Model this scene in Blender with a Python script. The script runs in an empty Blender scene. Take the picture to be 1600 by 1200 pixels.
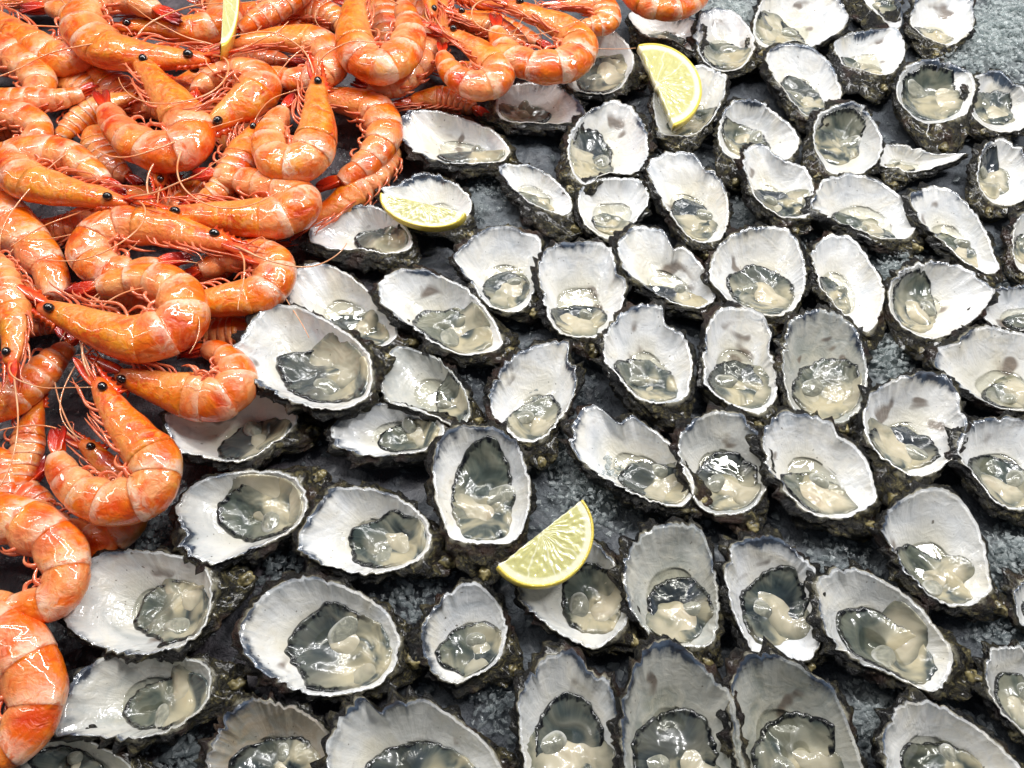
import bpy, bmesh, math, random
import numpy as np
from mathutils import Vector, noise

S = bpy.context.scene
COL = S.collection
random.seed(7)
rng = np.random.default_rng(7)

# ------------------------------------------------------------------ camera, world, lamps, exposure
FPX, CH, PITCH = 1256.0, 0.43, math.radians(59)
cam_d = bpy.data.cameras.new('camera')
cam = bpy.data.objects.new('camera', cam_d)
COL.objects.link(cam)
cam.location = (0, 0, CH)
cam.rotation_euler = (math.pi / 2 - PITCH, 0, 0)
cam_d.sensor_width = 36
cam_d.lens = 36 * FPX / 1600
cam_d.clip_start = 0.01
cam_d.clip_end = 50
S.camera = cam

W = bpy.data.worlds.new('World')
S.world = W
W.use_nodes = True
W.node_tree.nodes['Background'].inputs[0].default_value = (0.78, 0.86, 1.0, 1)
W.node_tree.nodes['Background'].inputs[1].default_value = 0.10

def lamp(name, loc, target, sx, sy, power, col=(1, 1, 1)):
    d = bpy.data.lights.new(name, 'AREA')
    d.shape = 'RECTANGLE'; d.size = sx; d.size_y = sy
    d.energy = power; d.color = col
    o = bpy.data.objects.new(name, d)
    COL.objects.link(o)
    o.location = loc
    v = Vector(target) - Vector(loc)
    o.rotation_euler = v.to_track_quat('-Z', 'Y').to_euler()
    return o
lamp('ceiling_tube_lamp', (-0.15, 1.15, 1.15), (0, .35, 0), 1.5, 0.035, 11.2, (1, .99, .97))
lamp('ceiling_tube_lamp', (0.10, 0.92, 1.30), (0, .3, 0), 1.7, 0.04, 17.0, (1, .99, .98))
lamp('ceiling_tube_lamp', (-0.85, 0.5, 1.1), (0, .35, 0), 0.04, 1.0, 3.2, (1, .97, .92))
lamp('ceiling_panel_lamp', (0.95, 0.60, 1.4), (0.1, .3, 0), 0.30, 0.2, 13.0, (1, .99, .98))

S.view_settings.view_transform = 'Standard'
S.view_settings.look = 'None'
S.view_settings.gamma = 1
S.view_settings.use_curve_mapping = False
S.view_settings.exposure = 0.0
S.render.engine = 'CYCLES'
S.cycles.use_denoising = True
S.cycles.max_bounces = 8
S.cycles.transmission_bounces = 6
S.cycles.caustics_reflective = False
S.cycles.caustics_refractive = False
S.cycles.sample_clamp_indirect = 4.0

# ------------------------------------------------------------------ helpers
cp, sp_ = math.cos(PITCH), math.sin(PITCH)
def U(px, py, z):
    """point on the plane at height z under a photograph position (1600 x 1200)"""
    px = np.asarray(px, float); py = np.asarray(py, float); z = np.asarray(z, float)
    a = (px - 800) / FPX; b = (600 - py) / FPX
    dx = a; dy = cp + b * sp_; dz = -sp_ + b * cp
    t = (z - CH) / dz
    return np.stack([dx * t, dy * t, np.broadcast_to(z, t.shape) + 0 * t], -1)
def pxscale(px, py, z):
    p = U(px, py, z)
    depth = p[1] * cp + (CH - p[2]) * sp_
    return FPX / depth

def mesh_obj(name, V, F, mats, parent=None, base=(0, 0, 0), attrs=None, fmat=None, smooth=True, fix=True):
    me = bpy.data.meshes.new(name)
    V = np.asarray(V, float) - np.asarray(base, float)
    me.from_pydata(V.tolist(), [], [tuple(f) for f in F])
    for m in (mats if isinstance(mats, (list, tuple)) else [mats]):
        me.materials.append(m)
    if fmat is not None:
        me.polygons.foreach_set('material_index', np.asarray(fmat, 'i'))
    if smooth:
        me.polygons.foreach_set('use_smooth', np.ones(len(me.polygons), bool))
    if attrs:
        for k, a in attrs.items():
            at = me.attributes.new(k, 'FLOAT_VECTOR', 'POINT')
            at.data.foreach_set('vector', np.asarray(a, 'f').ravel())
    me.update()
    if fix:
        bm = bmesh.new(); bm.from_mesh(me)
        bmesh.ops.recalc_face_normals(bm, faces=bm.faces)
        if name in ('liquor', 'mantle', 'belly', 'adductor_muscle') and sum(f.normal.z * f.calc_area() for f in bm.faces) < 0:
            bmesh.ops.reverse_faces(bm, faces=bm.faces)
        bm.to_mesh(me); bm.free()
    o = bpy.data.objects.new(name, me)
    COL.objects.link(o)
    if parent: o.parent = parent
    return o
def thing(name, label, cat, loc, group=None):
    o = bpy.data.objects.new(name, None)
    COL.objects.link(o)
    o.location = loc
    o.empty_display_size = .01
    o['label'] = label; o['category'] = cat
    if group: o['group'] = group
    return o
def grid_faces(n, m, off=0, closed=True, flip=False):
    """n rings of m points"""
    F = []
    mm = m if closed else m - 1
    for i in range(n - 1):
        for j in range(mm):
            a = off + i * m + j; b = off + i * m + (j + 1) % m
            c = off + (i + 1) * m + (j + 1) % m; d = off + (i + 1) * m + j
            F.append((a, d, c, b) if flip else (a, b, c, d))
    return F
def catmull(P, closed, n):
    P = np.asarray(P, float); k = len(P)
    out = []
    segs = k if closed else k - 1
    sub = 24
    for i in range(segs):
        if closed:
            p0, p1, p2, p3 = P[(i - 1) % k], P[i], P[(i + 1) % k], P[(i + 2) % k]
        else:
            p1, p2 = P[i], P[i + 1]
            p0 = P[i - 1] if i > 0 else 2 * p1 - p2
            p3 = P[i + 2] if i + 2 < k else 2 * p2 - p1
        for t in np.arange(sub) / sub:
            out.append(.5 * (2 * p1 + (p2 - p0) * t + (2 * p0 - 5 * p1 + 4 * p2 - p3) * t * t + (3 * p1 - p0 - 3 * p2 + p3) * t ** 3))
    out.append(P[0] if closed else P[-1])
    out = np.array(out)
    d = np.r_[0, np.cumsum(np.linalg.norm(np.diff(out, axis=0), axis=1))]
    tt = np.linspace(0, d[-1], n + 1)[:-1] if closed else np.linspace(0, d[-1], n)
    return np.stack([np.interp(tt, d, out[:, i]) for i in range(out.shape[1])], -1)
def nz(x, y, z): return noise.noise(Vector((x, y, z)))
def nzarr(P, sc, off=0.0):
    return np.array([noise.noise(Vector((p[0] * sc + off, p[1] * sc - off, p[2] * sc + 2 * off))) for p in P])
def tube(P, R, sides=6, cap=True):
    P = np.asarray(P, float); n = len(P)
    R = np.broadcast_to(np.asarray(R, float), (n,)) if np.ndim(R) == 0 else np.asarray(R)
    T = np.gradient(P, axis=0); T /= (np.linalg.norm(T, axis=1, keepdims=True) + 1e-12)
    up = np.array([0, 0, 1.0])
    if abs(T[0] @ up) > .95: up = np.array([1.0, 0, 0])
    V = []
    a = np.cross(T[0], up); a /= np.linalg.norm(a)
    for i in range(n):
        a = a - T[i] * (a @ T[i]); a /= np.linalg.norm(a) + 1e-12
        b = np.cross(T[i], a)
        for k in range(sides):
            th = 2 * math.pi * k / sides
            V.append(P[i] + R[i] * (a * math.cos(th) + b * math.sin(th)))
    F = grid_faces(n, sides)
    if cap:
        F.append(tuple(range(sides))[::-1]); F.append(tuple(range((n - 1) * sides, n * sides)))
    return np.array(V), F
def merge(parts):
    V = []; F = []; o = 0
    for v, f in parts:
        V.append(v); F += [tuple(i + o for i in q) for q in f]; o += len(v)
    return np.concatenate(V), F

# ------------------------------------------------------------------ materials
class NT:
    def __init__(s, name):
        s.m = bpy.data.materials.new(name); s.m.use_nodes = True
        s.t = s.m.node_tree; s.b = s.t.nodes['Principled BSDF']
    def n(s, typ, **kw):
        x = s.t.nodes.new(typ)
        for k, v in kw.items(): setattr(x, k, v)
        return x
    def link(s, a, b): s.t.links.new(a, b)
    def setin(s, node, key, v):
        if hasattr(v, 'node'): s.link(v, node.inputs[key])
        elif v is not None:
            if isinstance(v, tuple) and len(v) == 3 and node.inputs[key].type == 'RGBA': v = (*v, 1)
            node.inputs[key].default_value = v
    def pos(s): return s.n('ShaderNodeNewGeometry').outputs['Position']
    def attr(s, name):
        a = s.n('ShaderNodeAttribute'); a.attribute_name = name
        x = s.n('ShaderNodeSeparateXYZ'); s.link(a.outputs['Vector'], x.inputs[0])
        return x.outputs
    def rnd(s): return s.n('ShaderNodeObjectInfo').outputs['Random']
    def noise(s, scale, detail=3, rough=.55, dist=0, vec=None):
        x = s.n('ShaderNodeTexNoise'); s.link(vec if vec is not None else s.pos(), x.inputs['Vector'])
        x.inputs['Scale'].default_value = scale; x.inputs['Detail'].default_value = detail
        x.inputs['Roughness'].default_value = rough; x.inputs['Distortion'].default_value = dist
        return x.outputs['Fac']
    def ramp(s, fac, stops, interp='LINEAR'):
        r = s.n('ShaderNodeValToRGB'); r.color_ramp.interpolation = interp
        e = r.color_ramp.elements
        while len(e) > 1: e.remove(e[0])
        for i, (p, c) in enumerate(stops):
            el = e[0] if i == 0 else e.new(p)
            el.position = p
            c = (c, c, c) if isinstance(c, (int, float)) else c
            el.color = (*c, 1)
        s.link(fac, r.inputs[0]); return r.outputs[0]
    def mr(s, v, a, b, c=0., d=1., smooth=False):
        x = s.n('ShaderNodeMapRange')
        if smooth: x.interpolation_type = 'SMOOTHSTEP'
        s.setin(x, 0, v)
        for i, q in enumerate((a, b, c, d)): s.setin(x, i + 1, q)
        return x.outputs[0]
    def math(s, op, a, b=None, c=None):
        x = s.n('ShaderNodeMath', operation=op)
        s.setin(x, 0, a)
        if b is not None: s.setin(x, 1, b)
        if c is not None: s.setin(x, 2, c)
        return x.outputs[0]
    def mix(s, f, a, b, mode='MIX'):
        x = s.n('ShaderNodeMix', data_type='RGBA', blend_type=mode)
        s.setin(x, 0, f); s.setin(x, 6, a); s.setin(x, 7, b)
        return x.outputs[2]
    def bump(s, h, strength, dist, prev=None):
        x = s.n('ShaderNodeBump'); x.inputs['Strength'].default_value = strength
        x.inputs['Distance'].default_value = dist; s.link(h, x.inputs['Height'])
        if prev is not None: s.link(prev, x.inputs['Normal'])
        return x.outputs[0]
    def P(s, **kw):
        for k, v in kw.items(): s.setin(s.b, k.replace('_', ' '), v)
        return s.m

def mat_nacre():
    n = NT('nacre')
    e = n.attr('ca')      # x: millimetres in from the rim, y: lip side 1 .. hinge -1, z: tone of the shell
    lo = n.noise(38, 3, .6, .6); mid = n.noise(130, 4, .6, .8); hi = n.noise(520, 3)
    c = n.ramp(lo, [(.26, (.56, .59, .62)), (.37, (.78, .79, .80)), (.52, (.86, .85, .82)), (.74, (.80, .75, .63))])
    c = n.mix(n.mr(mid, .55, .72, 0, .35), c, (.56, .61, .66))
    # deeper part of the cup is creamier, greyer
    deep = n.mr(e[0], 8, 22, 0, 1, True)
    c = n.mix(n.math('MULTIPLY', deep, .6), c, (.60, .56, .43))
    grey = n.mr(e[2], .15, 1.0)
    c = n.mix(n.math('MULTIPLY', grey, n.mr(lo, .3, .6, 1, .5)), c, n.mix(n.mr(mid, .4, .65), (.24, .26, .22), (.44, .42, .33)))
    brown = n.mr(e[2], 1.2, 2.0)
    c = n.mix(n.math('MULTIPLY', brown, n.mr(mid, .35, .6, .3, .9)), c, (.33, .21, .10))
    sc = n.noise(46, 2, .5, .3)
    scar = n.math('MULTIPLY', n.mr(sc, .63, .70, 0, 1, True), n.mr(e[0], 5, 9))
    c = n.mix(n.math('MULTIPLY', scar, .8), c, n.mix(mid, (.04, .035, .04), (.22, .14, .08)))
    # ink blue margin, broad in places and absent in others, combed along the growth direction
    g = n.n('ShaderNodeAttribute'); g.attribute_name = 'cb'
    st = n.noise(1.0, 3, .6, .2, g.outputs['Vector'])
    lip = n.mr(e[1], -.1, .8, .0, 1)
    big = n.mr(n.noise(42, 2, .5), .45, .66, 0, 1)
    wid = n.math('MULTIPLY', n.math('ADD', n.math('MULTIPLY', big, n.mr(st, .35, .65, 2.2, 6.)), n.mr(n.noise(190, 3, .7), .42, .7, 0, 1.4)), lip)
    ed = n.math('SUBTRACT', e[0], wid)
    ed = n.math('ADD', ed, n.mr(st, .35, .65, -1., 1.))
    k = n.math('POWER', n.mr(ed, -2.0, 1.2, 1, 0), 1.7)
    c = n.mix(n.math('MULTIPLY', n.math('MULTIPLY', n.mr(st, .50, .62), n.mr(e[0], 0, 6, .5, 0)), lip), c, (.34, .40, .46))
    c = n.mix(n.math('MULTIPLY', k, .96), c, n.mix(n.mr(mid, .35, .62), (.005, .008, .022), (.05, .08, .13)))
    spk = n.mr(n.noise(420, 1), .75, .78)
    c = n.mix(n.math('MULTIPLY', spk, .8), c, (.12, .10, .07))
    b = n.bump(lo, .35, .004); b = n.bump(mid, .45, .0014, b); b = n.bump(st, .35, .0007, b); b = n.bump(hi, .25, .0004, b)
    cb = n.bump(lo, .35, .004); cb = n.bump(n.noise(210, 2, .5, .6), .3, .0010, cb)
    return n.P(Base_Color=c, Roughness=.32, Normal=b, Coat_Weight=.9, Coat_Roughness=.05, Coat_Normal=cb, Subsurface_Weight=.12,
               Subsurface_Scale=.003, Subsurface_Radius=(1., .9, .8))
def mat_outer():
    n = NT('outer_shell')
    e = n.attr('ca')      # x: 0 rim .. 1 base, y lip/hinge
    mp = n.n('ShaderNodeMapping'); mp.inputs['Scale'].default_value = (1, 1, 3.2); n.link(n.pos(), mp.inputs['Vector'])
    v = mp.outputs[0]
    a = n.noise(70, 6, .72, 1.2, v); b_ = n.noise(190, 6, .75, 1.0, v); f = n.noise(45, 2)
    c = n.ramp(a, [(.40, (.003, .003, .004)), (.52, (.010, .009, .007)), (.60, (.06, .052, .024)), (.68, (.17, .145, .065)), (.80, (.40, .35, .21))])
    hinge = n.mr(e[1], -.25, -1.)
    c2 = n.ramp(b_, [(.42, (.004, .003, .003)), (.53, (.03, .025, .009)), (.60, (.19, .155, .05)), (.69, (.55, .49, .28))])
    c = n.mix(n.math('MULTIPLY', hinge, .9), c, c2)
    c = n.mix(n.mr(f, .56, .68, 0, .6), c, (.07, .028, .016))
    c = n.mix(n.math('MULTIPLY', n.mr(b_, .64, .70), .5), c, (.40, .36, .22))
    c = n.mix(n.math('MULTIPLY', n.mr(e[0], .025, .0, 0, 1), n.mr(n.noise(120, 3), .47, .60, 0, .8)), c, (.60, .56, .42))
    h = n.math('ADD', a, n.math('MULTIPLY', b_, .5))
    b = n.bump(a, 1., .007); b = n.bump(b_, 1., .0028, b)
    return n.P(Base_Color=c, Roughness=n.mr(b_, .35, .65, .18, .6), Normal=b, Coat_Weight=.3, Coat_Roughness=.12)
def mat_mantle():
    n = NT('mantle_flesh')
    e = n.attr('ca')      # x radius 0..1, y lip side, z angle
    a = n.noise(48, 2, .5, 1.2); b_ = n.noise(170, 3, .5, 1.0)
    c = n.ramp(a, [(.30, (.02, .028, .032)), (.40, (.09, .105, .095)), (.49, (.22, .22, .17)), (.58, (.38, .36, .27)), (.72, (.50, .46, .34))])
    grn = n.mix(n.rnd(), (.025, .045, .048), (.11, .125, .09))
    c = n.mix(n.mr(e[1], -.2, .8, .0, .65), c, n.mix(n.mr(b_, .50, .72, 0, .7), grn, (.02, .028, .035)))
    c = n.mix(n.math('MULTIPLY', n.mr(e[2], .35, .9, 0, .92), n.mr(e[1], -.6, .3)), c, n.mix(b_, (.004, .006, .012), (.05, .065, .085)))
    c = n.mix(n.math('MULTIPLY', n.mr(e[1], .0, -.9, 0, .75), n.mr(a, .4, .6)), c, (.52, .45, .29))
    r = n.math('ADD', e[0], n.mr(b_, .3, .7, -.06, .06))
    fr = n.math('MULTIPLY', n.mr(r, .84, .91, 0, 1, True), n.mr(e[1], -.9, -.3))
    c = n.mix(fr, c, (.004, .005, .007))
    g = n.n('ShaderNodeAttribute'); g.attribute_name = 'cb'
    st = n.noise(1.0, 2, .5, .3, g.outputs['Vector'])
    c = n.mix(n.math('MULTIPLY', n.mr(e[0], .45, .8), n.mr(st, .45, .65, 0, .2)), c, (.26, .28, .22))
    b = n.bump(a, .5, .005); b = n.bump(st, .15, .0005, b)
    cb = n.bump(a, .5, .004); cb = n.bump(n.noise(120, 1, .5, 1.0), .5, .0014, cb)
    return n.P(Base_Color=c, Roughness=.25, Normal=b, Coat_Weight=.6, Coat_Roughness=.03, Coat_Normal=cb, Subsurface_Weight=.25,
               Subsurface_Scale=.0015, Subsurface_Radius=(1, .9, .7), IOR=1.4)
def mat_belly():
    n = NT('belly_flesh')
    e = n.attr('ca')
    a = n.noise(60, 2, .5, .8); b_ = n.noise(170, 2, .5, .8)
    c = n.ramp(a, [(.28, (.26, .25, .18)), (.42, (.48, .43, .31)), (.60, (.62, .55, .40)), (.78, (.44, .36, .25))])
    c = n.mix(n.mr(n.rnd(), 0, 1, 0, .5), c, (.40, .39, .31))
    c = n.mix(n.mr(e[0], .50, 1.0, 0, .85, True), c, n.mix(n.mr(b_, .4, .6), (.07, .09, .08), (.22, .22, .16)))
    b = n.bump(a, .5, .004)
    cb = n.bump(a, .5, .004); cb = n.bump(n.noise(110, 1, .5, 1.), .45, .0013, cb)
    return n.P(Base_Color=c, Roughness=.25, Normal=b, Coat_Weight=.6, Coat_Roughness=.03, Coat_Normal=cb, Subsurface_Weight=.4,
               Subsurface_Scale=.005, Subsurface_Radius=(1, .88, .65), IOR=1.4)
def mat_liquor():
    n = NT('oyster_liquor')
    out = n.t.nodes['Material Output']; n.t.nodes.remove(n.b)
    tr = n.n('ShaderNodeBsdfTransparent'); tr.inputs[0].default_value = (.96, .96, .92, 1)
    gl = n.n('ShaderNodeBsdfGlossy'); gl.inputs['Roughness'].default_value = .02
    bb = n.bump(n.noise(90, 1, .5, .6), .35, .0012); n.link(bb, gl.inputs['Normal'])
    fr = n.n('ShaderNodeFresnel'); fr.inputs[0].default_value = 1.36; n.link(bb, fr.inputs['Normal'])
    mx = n.n('ShaderNodeMixShader'); n.link(fr.outputs[0], mx.inputs[0]); n.link(tr.outputs[0], mx.inputs[1]); n.link(gl.outputs[0], mx.inputs[2])
    n.link(mx.outputs[0], out.inputs[0])
    return n.m
def mat_adductor():
    n = NT('adductor_flesh')
    a = n.noise(160, 3, .6, .8)
    e = n.attr('ca')
    c = n.ramp(a, [(.3, (.16, .165, .14)), (.55, (.30, .30, .24)), (.75, (.48, .46, .38))])
    c = n.mix(n.math('MULTIPLY', n.mr(e[0], .62, .92), n.mr(e[1], -.3, .6)), c, (.66, .66, .62))  # white crescent highlight painted into the colour along the lip side edge
    b = n.bump(a, .5, .0015)
    return n.P(Base_Color=c, Roughness=.08, Normal=b, Coat_Weight=1., Coat_Roughness=.02, Subsurface_Weight=.3,
               Subsurface_Scale=.005, Subsurface_Radius=(1, .95, .8), IOR=1.4)
def mat_prawn(kind):
    n = NT('prawn_' + kind)
    e = n.attr('ca')      # x: along the body, y: dorsal 1 .. belly -1, z: position inside the segment
    a = n.noise(48, 3, .6, .6); b_ = n.noise(170, 4, .6, .9); h = n.noise(700, 3)
    c = n.ramp(a, [(.30, (.66, .042, .001)), (.43, (.80, .11, .002)), (.55, (.89, .20, .005)), (.69, (.92, .34, .05))])
    pale = (.92, .44, .19)
    if kind == 'abdomen':
        k = n.math('ADD', e[2], n.mr(b_, .3, .7, -.22, .22))
        band = n.mr(k, .58, .95, 0, .9, True)
        band = n.math('MULTIPLY', band, n.mr(a, .30, .52, .35, 1))
        c = n.mix(band, c, (.95, .68, .50))
        c = n.mix(n.mr(e[1], .2, -.75, 0, .6), c, pale)
        c = n.mix(n.mr(n.noise(62, 3, .6, .8), .50, .66, 0, .65), c, (.93, .46, .20))
        c = n.mix(n.mr(b_, .52, .64, 0, .5), c, (.80, .13, .006))
        c = n.mix(n.mr(k, .96, 1.05, 0, .6), c, (.75, .16, .04))
    else:
        c = n.mix(n.mr(b_, .46, .62, 0, .75), c, (.86, .33, .012))
        c = n.mix(n.mr(e[1], .1, -.8, 0, .5), c, (.88, .38, .14))
        c = n.mix(n.mr(n.noise(70, 3, .6, 1.), .56, .70, 0, .6), c, (.50, .22, .03))
        c = n.mix(n.mr(n.noise(110, 3, .6, 1.2), .54, .66, 0, .45), c, (.93, .46, .20))
        c = n.mix(n.mr(e[0], .10, .0, 0, .7), c, (.78, .10, .012))
        c = n.mix(n.mr(e[1], .80, .98, 0, .55), c, (.78, .12, .02))
    warm = n.mix(n.rnd(), (1, .86, .80), (1, 1.04, 1.05))
    c = n.mix(1., c, warm, 'MULTIPLY')
    b = n.bump(a, .5, .005); b = n.bump(b_, .55, .0018, b); b = n.bump(h, .25, .0003, b)
    cb = n.bump(n.noise(60, 1, .5, .6), .55, .004)
    return n.P(Base_Color=c, Roughness=.34, Normal=b, Coat_Normal=cb, Coat_Weight=.8, Coat_Roughness=.02, Subsurface_Weight=.2,
               Subsurface_Scale=.005, Subsurface_Radius=(1., .32, .10))
def mat_tail():
    n = NT('prawn_tail')
    e = n.attr('ca')
    b_ = n.noise(200, 4, .6, .5)
    c = n.ramp(e[0], [(0., (.84, .16, .01)), (.3, (.74, .035, .004)), (.75, (.42, .006, .003)), (1., (.10, .004, .005))])
    w = n.math('SINE', n.math('MULTIPLY', e[1], 26.))
    c = n.mix(n.mr(w, .2, 1, 0, .3), c, (.80, .10, .02))
    b = n.bump(w, .3, .0005); b = n.bump(b_, .4, .001, b)
    return n.P(Base_Color=c, Roughness=.2, Normal=b, Coat_Weight=1., Coat_Roughness=.05, Subsurface_Weight=.15,
               Subsurface_Scale=.004, Subsurface_Radius=(1., .2, .1))
def mat_simple(name, col, col2, sc, rough=.3, coat=.5, sss=0., bumpd=.0006):
    n = NT(name)
    a = n.noise(sc, 3)
    c = n.mix(n.mr(a, .35, .65), col, col2)
    return n.P(Base_Color=c, Roughness=rough, Normal=n.bump(a, .4, bumpd), Coat_Weight=coat, Coat_Roughness=.05,
               Subsurface_Weight=sss, Subsurface_Scale=.003, Subsurface_Radius=(1, .4, .2))
def mat_bed():
    n = NT('wet_ice_bed')
    a = n.noise(16, 4, .6); b_ = n.noise(85, 5, .65, .4); h = n.noise(330, 4, .7)
    c = n.ramp(a, [(.32, (.026, .030, .040)), (.50, (.060, .068, .082)), (.62, (.105, .12, .135)), (.75, (.18, .20, .21))])
    c = n.mix(n.mr(b_, .46, .66, 0, .65), c, (.15, .17, .19))
    c = n.mix(n.mr(h, .60, .74, 0, .4), c, (.30, .34, .35))
    fr = n.attr('ca')
    c = n.mix(n.math('MULTIPLY', fr[0], n.mr(h, .3, .6, .5, 1)), c, (.60, .66, .64))
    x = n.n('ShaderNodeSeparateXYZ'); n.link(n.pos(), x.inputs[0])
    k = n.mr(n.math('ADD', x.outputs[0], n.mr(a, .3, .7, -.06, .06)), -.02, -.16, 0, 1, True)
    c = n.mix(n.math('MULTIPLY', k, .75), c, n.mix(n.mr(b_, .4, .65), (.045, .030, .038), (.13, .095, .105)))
    b = n.bump(b_, .8, .005); b = n.bump(h, .8, .002, b)
    return n.P(Base_Color=c, Roughness=n.mr(b_, .35, .65, .42, .7), Normal=b, Coat_Weight=.12, Coat_Roughness=.2)
def mat_ice():
    n = NT('ice')
    out = n.t.nodes['Material Output']
    a = n.noise(260, 3); e = n.attr('ca')
    c = n.mix(e[0], (.18, .20, .22), (.80, .86, .84))
    b = n.bump(n.noise(500, 3), .6, .0009)
    n.P(Base_Color=c, Roughness=n.mr(a, .3, .7, .06, .3), Normal=b, Subsurface_Weight=.8, Subsurface_Scale=.006, Subsurface_Radius=(1, 1, 1))
    tr = n.n('ShaderNodeBsdfTransparent'); tr.inputs[0].default_value = (.92, .95, .96, 1)
    mx = n.n('ShaderNodeMixShader'); n.link(n.mr(e[0], 0, 1, .66, .42), mx.inputs[0])
    n.link(n.b.outputs[0], mx.inputs[1]); n.link(tr.outputs[0], mx.inputs[2]); n.link(mx.outputs[0], out.inputs[0])
    return n.m
def mat_pulp():
    n = NT('lemon_pulp')
    e = n.attr('ca')      # x radius, y angle / pi
    q = n.math('MULTIPLY', e[1], 5.)
    fr = n.math('ABSOLUTE', n.math('SUBTRACT', n.math('FRACT', n.math('ADD', q, n.mr(n.noise(90, 2), .3, .7, -.12, .12))), .5))
    mem = n.mr(n.math('MULTIPLY', n.math('SUBTRACT', .5, fr), n.math('ADD', e[0], .15)), .012, .045, 1, 0, True)
    cmb = n.n('ShaderNodeCombineXYZ'); n.link(n.math('MULTIPLY', e[1], 26.), cmb.inputs[0]); n.link(n.math('MULTIPLY', e[0], 8.), cmb.inputs[1])
    v = n.n('ShaderNodeTexVoronoi'); n.link(cmb.outputs[0], v.inputs['Vector']); v.inputs['Scale'].default_value = 1.
    d = v.outputs['Distance']
    c = n.mix(n.mr(d, .1, .7), (.64, .62, .30), (.60, .57, .24))
    c = n.mix(n.math('MULTIPLY', mem, .8), c, (.80, .78, .56))
    c = n.mix(n.mr(e[0], .80, .86, 0, 1, True), c, (.90, .87, .62))
    c = n.mix(n.mr(e[0], .05, .09, 1, 0, True), c, (.90, .87, .62))
    b = n.bump(d, .22, .0006); b = n.bump(n.noise(300, 2), .35, .0008, b)
    return n.P(Base_Color=c, Roughness=.2, Normal=b, Coat_Weight=.9, Coat_Roughness=.04, Subsurface_Weight=.4,
               Subsurface_Scale=.006, Subsurface_Radius=(1, .9, .3))
def mat_rind():
    n = NT('lemon_rind')
    v = n.n('ShaderNodeTexVoronoi'); n.link(n.pos(), v.inputs['Vector']); v.inputs['Scale'].default_value = 900
    c = n.mix(n.noise(200, 2), (.80, .58, .06), (.84, .68, .13))
    return n.P(Base_Color=c, Roughness=.35, Normal=n.bump(v.outputs['Distance'], .4, .0005), Coat_Weight=.4,
               Subsurface_Weight=.15, Subsurface_Scale=.003, Subsurface_Radius=(1, .8, .2))
M = dict(liquor=mat_liquor(), nacre=mat_nacre(), outer=mat_outer(), mantle=mat_mantle(), belly=mat_belly(), add=mat_adductor(),
         cara=mat_prawn('carapace'), abd=mat_prawn('abdomen'), tail=mat_tail(), bed=mat_bed(), ice=mat_ice(),
         pulp=mat_pulp(), rind=mat_rind(),
         leg=mat_simple('prawn_leg', (.68, .11, .035), (.84, .27, .13), 150, .3, .7, .2),
         ant=mat_simple('prawn_antenna', (.84, .27, .09), (.90, .48, .27), 60, .3, .6, .2),
         spike=mat_simple('prawn_rostrum', (.60, .018, .006), (.80, .13, .02), 220, .25, .8, .1),
         eye=mat_simple('prawn_eye', (.004, .004, .005), (.015, .01, .01), 500, .12, 1.),
         knob=mat_simple('hinge_knob', (.015, .011, .004), (.34, .28, .12), 190, .4, .4, 0, .003))

# ------------------------------------------------------------------ the bed of ice
ICE = [  # photograph position, radius px, count, brightness, size mm
    (1545, 60, 75, 900, .95, 3.2), (1480, 110, 40, 250, .8, 3), (1600, 30, 60, 400, .9, 3.4), (1135, 20, 55, 350, .9, 3.0),
    (1385, 560, 45, 330, .9, 3.0), (1400, 420, 40, 260, .7, 2.8), (1380, 490, 40, 200, .6, 2.8), (930, 760, 60, 380, .7, 3.0), (880, 700, 50, 250, .6, 2.6),
    (1580, 880, 50, 320, .7, 3.2), (1370, 1120, 55, 330, .6, 3.2), (1310, 870, 60, 260, .45, 3.), (1540, 430, 40, 170, .6, 3),
    (250, 830, 60, 320, .35, 3.4), (60, 990, 50, 200, .3, 3), (290, 1170, 50, 260, .35, 3.8), (440, 880, 50, 240, .3, 3.2),
    (640, 920, 60, 260, .35, 3.2), (800, 1090, 60, 260, .35, 3.0), (720, 600, 60, 240, .3, 2.6), (860, 600, 60, 220, .35, 2.6),
    (780, 280, 40, 220, .45, 2.4), (740, 330, 40, 180, .45, 2.4), (1180, 330, 60, 300, .5, 2.6), (1470, 190, 60, 220, .4, 2.4),
    (1260, 400, 40, 160, .6, 2.8), (1500, 560, 60, 160, .4, 2.6), (130, 560, 70, 260, .4, 2.6), (1560, 980, 60, 260, .45, 3.2),
    (120, 120, 40, 80, .3, 2.4), (560, 260, 60, 160, .35, 2.2), (420, 380, 60, 160, .3, 2.4), (1060, 860, 60, 200, .35, 3), (1040, 230, 60, 200, .4, 2.4)]
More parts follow.
